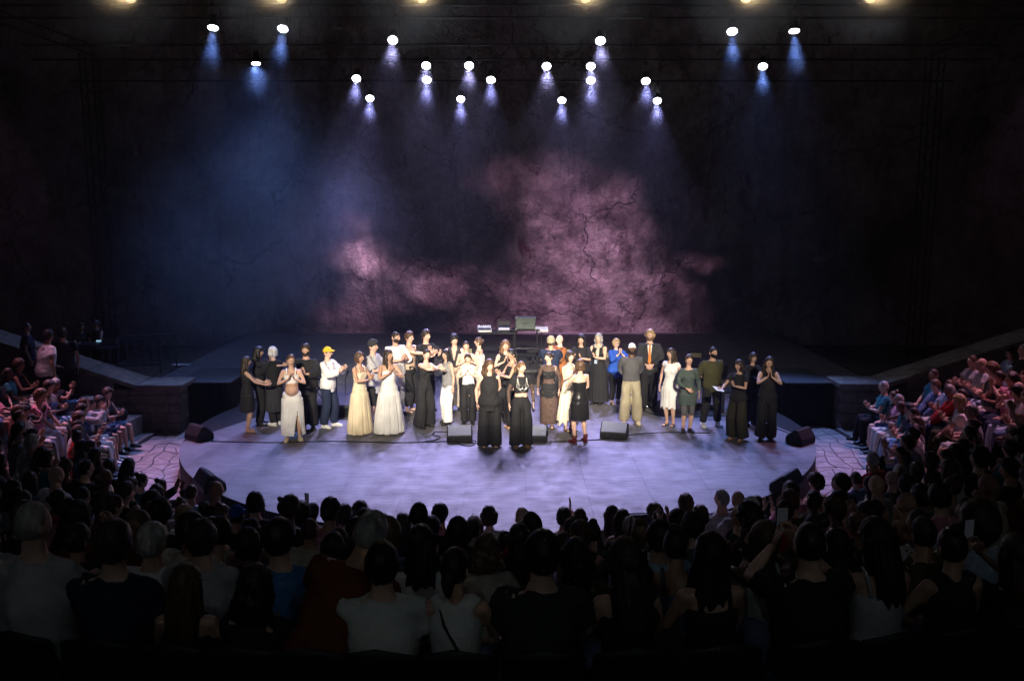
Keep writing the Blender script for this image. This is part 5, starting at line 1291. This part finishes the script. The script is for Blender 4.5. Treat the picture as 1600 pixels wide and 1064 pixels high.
def spectator(phi, i, place, pose, fem, hv, skin, top, topc, bot, botc, hair, hairc, L=.3, var=0, dz=0., dr=0., sc=1.0, cap=None, yawj=0., zs=None, shoes=False):
    T = template(pose, fem, hv); R = R0 + .16 + DR * i + .15 + dr
    pos = Vector((C0.x + R * math.sin(phi), C0.y - R * math.cos(phi), rowz(i) + dz))
    o = link('person', T['body']); o.location = pos; o.rotation_euler = (0, 0, math.pi + phi + yawj); o.scale = (sc, sc, sc); omat(o, SKINS[skin])
    def ch(nm, me, m):
        c = link(nm, me, o); omat(c, m); return c
    ch('shirt', tmesh(T, top), K[topc]); ch('trousers' if bot == 'trousers' else 'shorts', tmesh(T, bot), K[botc])
    if shoes:
        for sn in ('shoe', 'shoe2'): ch('shoe', tmesh(T, sn), LEATHER if (var % 3) else LEATHERW)
    if hair != 'bald': ch('hair', thair(T, hair, var % 3, L), HAIRC[hairc])
    if cap:
        if 'cap' not in T['cl']: T['cl']['cap'] = cap_mesh('cap', T['s'].Mh).mesh('cap', K['blue'], smooth=True)
        ch('cap', T['cl']['cap'], K[cap])
    hn = HN[hair] % {'dark': 'dark brown', 'light': 'light brown'}.get(hairc, hairc) if '%' in HN[hair] else HN[hair]
    if cap: hn = {'blue': 'bright blue'}.get(cap, cap) + ' cap'
    tag(o, '%s %s, %s, %s' % (COLN[topc], TOPN[top], hn, place), 'person', 'seated spectators')
    if pose == 'phone':
        c = (T['s'].wr[1] + T['s'].wr[-1]) / 2 + (T['s'].fd[1] + T['s'].fd[-1]) * .06 + Vector((0, -.02, .02))
        ph = empty('phone', o.matrix_basis @ c, o.rotation_euler.z); tag(ph, 'phone held up by ' + COLN[topc] + ' ' + TOPN[top] + ', ' + place, 'phone', 'phones held by spectators')
        MB().box((0, 0, 0), (.075, .009, .15)).build('body', BLACK, ph, bevel=.003)
        MB().box((0, .0055, 0), (.066, .002, .14)).build('screen', emat('phone_screen', (.75, .85, 1.0), .015), ph)
    AUD.append(o); return o
arng = random.Random(11)
FEMH = [('long', .34), ('long', .26), ('wavy', .26), ('bob', .1), ('bun', .1), ('pony', .24), ('fringe', .12), ('topbun', .1), ('curly', .1)]
MALH = [('short', .1), ('short', .1), ('crop', .1), ('quiff', .1), ('recede', .1), ('monk', .1), ('curly', .1), ('bald', .1)]
TOPC = ['black', 'black', 'charcoal', 'navy', 'white', 'offwhite', 'grey', 'olive', 'teal', 'denim', 'red', 'lightgrey', 'pink', 'brownred', 'sand', 'green', 'black', 'paleblue']
BOTC = ['black', 'denim', 'navy', 'charcoal', 'paleblue', 'sand', 'offwhite', 'olive']
# nearest row, set one by one from the photo: px, pose, female, top, colour, hair, hair colour, length, row, scale, dz
NEAR = [(60, 'lap', 0, 'tee', 'lightgrey', 'monk', 'grey', .1, 7, 1.08, .06, 5), (182, 'lap', 0, 'tee', 'navy', 'short', 'dark', .1, 7, 1.04, 0, 0), (292, 'lap', 1, 'strap', 'black', 'long', 'brown', .36, 7, .96, -.12, 1), (395, 'clap', 1, 'tee', 'black', 'wavy', 'black', .2, 7, .97, -.16, 1),
        (500, 'bent', 0, 'tee', 'brownred', 'recede', 'grey', .1, 7, 1.1, .05, 2), (598, 'lap', 0, 'tee', 'offwhite', 'short', 'black', .1, 7, .98, 0, 0), (712, 'lap', 1, 'tank', 'offwhite', 'pony', 'black', .16, 7, 1.0, .02, 1), (846, 'lap', 0, 'tee', 'charcoal', 'short', 'black', .1, 7, 1.03, 0, 0), (980, 'clap', 1, 'strap', 'black', 'wavy', 'dark', .42, 7, 1.02, 0, 1),
        (1112, 'clap', 1, 'strap', 'black', 'long', 'black', .42, 7, 1.03, .03, 1), (1262, 'phone', 0, 'tee', 'black', 'crop', 'black', .1, 7, 1.04, 0, 0), (1372, 'clap', 1, 'strap', 'lightgrey', 'long', 'black', .40, 7, 1.05, .05, 1), (1484, 'lap', 1, 'tank', 'black', 'topbun', 'black', .1, 7, 1.02, 0, 1), (1585, 'phone', 1, 'tee', 'black', 'long', 'dark', .3, 7, 1.0, -.1, 1),
        (-20, 'lap', 1, 'tee', 'black', 'bob', 'dark', .1, 7, 1.0, 0, 1),
        (118, 'clap', 1, 'tank', 'black', 'bun', 'dark', .1, 6, 1.0, 0, 1), (236, 'clap', 0, 'tee', 'white', 'short', 'grey', .1, 6, 1.0, -.05, 1), (318, 'lap', 0, 'tee', 'lightgrey', 'short', 'dark', .1, 6, 1.02, 0, 0), (440, 'lap', 0, 'tee', 'skyblue', 'short', 'black', .1, 6, 1.04, 0, 0), (655, 'lap', 0, 'tee', 'navy', 'crop', 'black', .1, 3, 1.06, .10, 4), (368, 'clap', 1, 'tee', 'black', 'crop', 'black', .1, 2, 1.0, .0, 2), (345, 'lap', 1, 'strap', 'mint', 'bob', 'black', .1, 4, 1.0, .0, 1),
        (900, 'lap', 1, 'tee', 'olive', 'long', 'black', .34, 6, 1.0, 0, 1), (1028, 'lap', 0, 'tee', 'paleblue', 'short', 'black', .1, 5, 1.0, 0, 1), (1195, 'clap', 1, 'tank', 'black', 'bob', 'dark', .1, 5, 1.0, 0, 1), (1172, 'lap', 1, 'tee', 'black', 'short', 'white', .1, 2, 1.03, .08, 5), (1528, 'lap', 1, 'tee', 'paleblue', 'afro', 'dark', .1, 6, 1.04, 0, 1), (1310, 'clap', 1, 'tee', 'black', 'long', 'black', .3, 6, 1.0, -.05, 1), (1440, 'claphi', 0, 'tee', 'olive', 'monk', 'dark', .1, 6, 1.0, -.05, 1), (760, 'lap', 1, 'tee', 'sand', 'wavy', 'light', .14, 5, .98, 0, 1)]
def solve_phi(px, i):
    R = R0 + .31 + DR * i; lo, hi = -1.7, 1.7
    for _ in range(50):
        m = (lo + hi) / 2; q = proj((C0.x + R * math.sin(m), C0.y - R * math.cos(m), rowz(i) + .9))
        if q[2] < .5: 
            if m < 0: lo = m
            else: hi = m
            continue
        if q[0] < px: lo = m
        else: hi = m
    return (lo + hi) / 2
taken = {}
seatlist = []
cnt = {}
for n_, (px, pose, fem, top, tc_, hr, hc_, L, row, sc, dz, sk) in enumerate(NEAR):
    phi = solve_phi(px, row); taken.setdefault(row, []).append(phi)
    cnt[row] = cnt.get(row, 0) + 1
    where = 'nearest row' if row == 7 else '%s row from the stage' % ORD[row]
    # say where: by the neighbours in picture order
    order = sorted(q[0] for q in NEAR if q[8] == row); k = order.index(px)
    pl = '%s, %s' % (where, ('far left edge' if px < 0 else '%s from the left' % ORD[k] if k < 10 else '%s from the right' % ORD[len(order) - 1 - k])) if row == 7 else '%s, %s' % (where, 'left side' if px < 500 else 'right side' if px > 1050 else 'centre')
    bot = 'trousers'
    o = spectator(phi, row, pl, pose, bool(fem), (n_ * 2 + 1) % 3 if pose != 'lap' else n_ % 2, sk, top, tc_, bot, 'black' if n_ % 2 else 'denim', hr, hc_, L, n_, dz * .6, 0, sc, cap='blue' if px == 368 else None, yawj=(arng.uniform(-.06, .06)))
    if row >= 6: seatlist.append((phi, row, n_))
    if px == 712:                                             # the black strap across the white tank top
        s = template(pose, bool(fem), n_ % 2)['s']; b = MB()
        b.tube([s.up((.10, .02, 1.455)), s.up((.055, .118, 1.34)), s.up((-.03, .128, 1.18)), s.up((-.125, .11, 1.02))], [(.012, .004)] * 4, 8, side=(.5, 0, .8)); b.build('bag_strap', K['black'], o)
    if px == 1112 or px == 292:
        pass
GAPS = {(0, 'L'): -1.45, (1, 'L'): -1.5}
total = 0
for i in range(0, 8):
    R = R0 + .31 + DR * i; step = .53 / R; phi = PHI_L + .22 + (.03 * (i % 2)); k = 0; sideidx = {'left bank': 0, 'right bank': 0, 'centre block': 0}
    spots = []
    while phi < PHI_R - .16:
        spots.append(phi + arng.uniform(-.08, .08) / R); phi += step if abs(phi) < .75 else step * .90
    vis = []
    for ph in spots:
        q = proj((C0.x + R * math.sin(ph), C0.y - R * math.cos(ph), rowz(i) + 1.1))
        if q[2] < 3.9 or not (-45 < q[0] < 1645) or q[1] > 1040: continue
        if any(abs(ph - t) < .50 / R for t in taken.get(i, [])): continue
        if i == 7 and abs(q[0] - 800) < 830: continue
        if arng.random() < (.05 if abs(ph) > 1.0 else .03): continue
        vis.append((ph, q))
    for ph, q in vis:
        bank = 'left bank' if ph < -.75 else 'right bank' if ph > .75 else 'centre block'
        sideidx[bank] += 1; idx = sideidx[bank]
        fem = arng.random() < .56; pose = arng.choices(['lap', 'clap', 'claphi', 'knee', 'phone', 'chin', 'raise'], [3, 6, 1.6, 2, .2, 1, .35])[0]
        if abs(ph) < .75 and pose in ('claphi', 'raise') and arng.random() < .45: pose = 'clap'
        hr, L = arng.choice(FEMH if fem else MALH); hc_ = arng.choices(['black', 'dark', 'brown', 'light', 'grey', 'white', 'blond', 'red'], [7, 7, 4, 1.0, .6, .15, .3, .4])[0]
        if hr in ('monk', 'recede'): hc_ = arng.choice(['grey', 'dark', 'brown', 'dark'])
        side_ = abs(ph) > .75
        top = arng.choices(['tee', 'long', 'tank', 'strap'], [5, 1, 3, 2])[0] if fem else arng.choices(['tee', 'long', 'tank'], [6, 1.5, .6])[0]
        tc_ = arng.choice(TOPC); bot = 'shorts' if side_ and arng.random() < .45 else 'trousers'
        pl = '%s row of the %s, %s' % (ORD[i], bank, ('%s from the far end' % (ORD[idx - 1] if bank != 'right bank' else ORD[min(9, idx - 1)])) if idx <= 10 else 'seat %d' % idx)
        if bank == 'left bank': pl = 'left bank row %s, %s from parapet' % (ORD[i], ORD[idx - 1] if idx <= 10 else 'seat %d' % idx)
        elif bank == 'right bank': n_r = sum(1 for v in vis if v[0] > .75); r_ = n_r - idx; pl = 'right bank row %s, %s from parapet' % (ORD[i], ORD[r_] if r_ < 10 else 'seat %d' % r_)
        else: pl = 'centre block row %s, %s from left' % (ORD[i], ORD[idx - 1] if idx <= 10 else 'seat %d' % idx)
        spectator(ph, i, pl, pose, fem, arng.choice((0, 1)) if pose not in ('lap', 'clap') else arng.choice((0, 1, 2)), arng.choice((0, 0, 1, 1, 2, 2, 3, 4, 5)), top, tc_, bot, arng.choice(BOTC), hr, hc_, L, arng.randrange(6), 0, 0, arng.uniform(.94, 1.06), yawj=arng.uniform(-.25, .25), shoes=side_)
        total += 1
# black seat shells of the nearest rows
sv = MB()
sb = []
for i in range(9):
    a = -1.0 + 2.0 * i / 8; sb.append((.235 * math.sin(a * 1.05) / math.sin(1.05), .16 - .05 * (1 - math.cos(a * 1.3)), 0))
def shell_back():
    V, Fc = [], []; n = 9; nz = 6
    for layer in (0, .018):
        for j in range(nz):
            t = j / (nz - 1); z = .02 + .40 * t
            for i in range(n):
                x, y, _ = sb[i]; f = 1 - .12 * t * t; zz = z - (.05 * abs(i - 4) / 4 if j == nz - 1 else 0)
                V.append((x * f, y + .07 * t + layer, zz))
    m = n * nz
    for j in range(nz - 1):
        for i in range(n - 1):
            a = j * n + i; Fc += [(a, a + 1, a + n + 1, a + n), (m + a, m + a + n, m + a + n + 1, m + a + 1)]
    for i in range(n - 1): Fc += [(i, m + i, m + i + 1, i + 1), (m - n + i, m - n + i + 1, 2 * m - n + i + 1, 2 * m - n + i)]
    for j in range(nz - 1): Fc += [(j * n, (j + 1) * n, m + (j + 1) * n, m + j * n), (j * n + n - 1, m + j * n + n - 1, m + (j + 1) * n + n - 1, (j + 1) * n + n - 1)]
    return V, Fc
SHELLB = MB().add(*shell_back()).mesh('backrest', mat('seat_plastic', (.014, .014, .016), .5, .2, 8), smooth=True)
SEATP = MB().box((0, -.04, .0), (.45, .42, .03)).mesh('seat', MATS['seat_plastic'], bevel=.01)
for (phi, row, n_) in sorted(seatlist, key=lambda t: (t[1], t[0])):
    R = R0 + .16 + DR * row + .16
    o = empty('seat_shell', (C0.x + R * math.sin(phi), C0.y - R * math.cos(phi), rowz(row) + .405), math.pi + phi)
    q = [s_ for s_ in sorted(seatlist, key=lambda t: t[0]) if s_[1] == row].index((phi, row, n_))
    tag(o, 'black plastic seat shell in the %s, %s from the left' % ('nearest row' if row == 7 else 'row before the nearest', ORD[q] if q < 10 else ORD[len([s_ for s_ in seatlist if s_[1] == row]) - 1 - q].replace('first', 'last') + ' last'), 'seat', 'black seat shells')
    link('backrest', SHELLB, o); link('seat', SEATP, o)
# people standing: technicians and latecomers at upper left
def stander(px, py_top, depth, zf, yaw, label, fem, top, topc, botc, hair, hairc, arms=('down', 'lap'), lean=0., extra=None):
    p = at_depth(px, py_top, depth)
    if zf is None: zf = rowz(max(0, int((math.hypot(p.x - C0.x, p.y - C0.y) - R0 + .1) / DR)))
    H = min(max(p.z - zf - .01, 1.55), 1.85)
    s = skeleton(H, fem, 1.05, lean, 0, 0, arms, .11); o = link('person', body_mesh(s, False, voxel=.019)); o.location = (p.x, p.y, zf); o.rotation_euler = (0, 0, R_(yaw)); tag(o, label, 'person', 'people standing at upper left'); omat(o, SKINS[2])
    put('shirt', [g_top(s, .28 if top == 'tee' else 0, .86, 1.455, .014, .035, amp=.012)], K[topc], o); put('trousers', [g_trousers(s)], K[botc], o)
    link('hair', hair_mesh(hair, s.Mh, 4).mesh('hair', HAIRC[hairc], smooth=True), o)
    for sd in (-1, 1): shoe(s, sd, 'shoe', LEATHER, o)
    if extra: extra(s, o)
def x_strap(s, o):
    b = MB(); b.tube([s.up((-.11, .0, 1.46)), s.up((-.06, .12, 1.38)), s.up((.05, .145, 1.2)), s.up((.15, .10, 1.05))], [(.018, .004)] * 4, 8, side=(.5, 0, .8)); b.build('bag_strap', K['black'], o)
stander(66, 514, 18.6, None, 150, 'standing person in white shirt with black crossbody strap, upper left', False, 'tee', 'white', 'charcoal', 'short', 'black', lean=.15, extra=x_strap)
stander(97, 512, 19.5, None, 200, 'standing person in charcoal tee behind the white shirt, upper left', False, 'tee', 'charcoal', 'black', 'short', 'dark')
stander(40, 503, 19.5, None, 120, 'standing person in dark tee at the left edge', False, 'tee', 'navy', 'black', 'crop', 'dark')
stander(124, 503, 23.6, 0, 40, 'technician in black tee bending over the control desk, left one', True, 'tee', 'black', 'black', 'short', 'dark', arms=('reachlo', 'reachlo'), lean=.2)
stander(150, 500, 23.7, 0, -30, 'technician in black vest at the control desk, right one', False, 'tank', 'black', 'black', 'short', 'dark', arms=('reachlo', 'front'))
# bags and cushions lying about on the benches
def bag(pos, col, label, sx=.32, sy=.2, sz=.3):
    r = empty('bag', pos, arng.uniform(0, 3)); tag(r, label, 'bag', 'bags on the benches')
    V, Fc = ico(3); b = MB(); b.add([Vector((max(-1, min(1, d.x * 1.25)) * sx / 2, max(-1, min(1, d.y * 1.25)) * sy / 2, (max(-1, min(1, d.z * 1.2)) + 1) * sz / 2)) * (1 + .06 * mnoise.noise(d * 3)) for d in V], Fc); b.build('bag_body', K[col], r, smooth=True)
    MB().tube([(-.07, 0, sz - .01), (-.06, 0, sz + .09), (.06, 0, sz + .09), (.07, 0, sz - .01)], [.010] * 4, 6).build('handle', K['black'], r, smooth=True)
def bench_pos(i, phi, up=.405): R = R0 + .33 + DR * i; return (C0.x + R * math.sin(phi), C0.y - R * math.cos(phi), rowz(i) + up)
bag(bench_pos(0, PHI_L + .14), 'charcoal', 'dark backpack on the left front bench beside the pillar')
bag(bench_pos(1, PHI_L + .16), 'denim', 'blue bag on the second left bench near the parapet', .4, .25, .24)
bag(bench_pos(1, PHI_L + .10), 'sand', 'beige bag near the parapet on the second left bench', .3, .2, .2)
bag(bench_pos(0, PHI_R - .12), 'charcoal', 'grey backpack at the end of the right front bench')
p = bench_pos(0, PHI_L + .20); b = MB(); b.box((0, 0, .03), (.36, .30, .05)); o = b.build('cushion', K['red'], None, bevel=.02); o.location = (p[0] + .05, p[1], p[2]); o.rotation_euler = (0, 0, .4); tag(o, 'flat red cushion on the left front bench', 'cushion')
print('AUDIENCE', len(AUD), 'templates', len(AUD_T))
# ------------------------------------------------------------------ thin stage haze that makes the beams visible
def build_haze():
    m = bpy.data.materials.new('haze'); m.use_nodes = True; N = m.node_tree.nodes; N.remove(N['Principled BSDF'])
    v = N.new('ShaderNodeVolumePrincipled'); v.inputs['Color'].default_value = (.9, .93, 1, 1); v.inputs['Density'].default_value = .0013; v.inputs['Anisotropy'].default_value = .6
    m.node_tree.links.new(v.outputs[0], N['Material Output'].inputs['Volume'])
    b = MB(); b.box((0, 14, 9.5), (70, 72, 22.9)); o = b.build('haze', m); tag(o, kind='stuff')
build_haze()

# the thicker smoke drifting over the left of the stage, and the halo volumes added at lamps
def build_smoke_or_halo(loc, size, dens, nscale=1.6, step=4.0, rot=None):
    m = bpy.data.materials.new('smoke'); m.use_nodes = True; nt = m.node_tree; N = nt.nodes; L = nt.links; N.remove(N['Principled BSDF'])
    v = N.new('ShaderNodeVolumePrincipled'); v.inputs['Color'].default_value = (.85, .92, 1, 1); v.inputs['Anisotropy'].default_value = .35
    tc = N.new('ShaderNodeTexCoord'); ln = N.new('ShaderNodeVectorMath'); ln.operation = 'LENGTH'; L.new(tc.outputs['Object'], ln.inputs[0])
    fall = N.new('ShaderNodeMapRange'); fall.interpolation_type = 'SMOOTHSTEP'; fall.inputs[1].default_value = 1.0; fall.inputs[2].default_value = .1; L.new(ln.outputs['Value'], fall.inputs[0])
    nz = N.new('ShaderNodeTexNoise'); nz.inputs['Scale'].default_value = nscale; nz.inputs['Detail'].default_value = 3; nz.inputs['Distortion'].default_value = .6; L.new(tc.outputs['Object'], nz.inputs['Vector'])
    mr = N.new('ShaderNodeMapRange'); mr.inputs[1].default_value = .35; mr.inputs[2].default_value = .7; L.new(nz.outputs['Fac'], mr.inputs[0])
    mu = N.new('ShaderNodeMath'); mu.operation = 'MULTIPLY'; L.new(fall.outputs[0], mu.inputs[0]); L.new(mr.outputs[0], mu.inputs[1])
    m2 = N.new('ShaderNodeMath'); m2.operation = 'MULTIPLY'; L.new(mu.outputs[0], m2.inputs[0]); m2.inputs[1].default_value = dens
    L.new(m2.outputs[0], v.inputs['Density']); L.new(v.outputs[0], N['Material Output'].inputs['Volume'])
    try: m.cycles.volume_step_rate = step
    except Exception: pass
    V, Fc = ico(3); o = MB().add(V, Fc).build('smoke', m); o.location = loc; o.scale = size; o.rotation_euler = rot.to_euler() if rot else (0, 0, 0); tag(o, kind='stuff')
build_smoke_or_halo((-7.2, 25.4, 2.9), (5.2, 4.6, 4.9), .17)
for p in WARM: build_smoke_or_halo(p + Vector((0, -.5, -.05)), (1.5, 1.1, 1.2), 2.0, 1.2, 3.0)      # smoke volumes added to give the warm lamps a halo
for p, q in HALOS[:len(LAMPS)]: build_smoke_or_halo(p, (.40, .40, .80), .06, 1.2, 3.0, q)      # small volumes added for the short glow under each spotlight lens
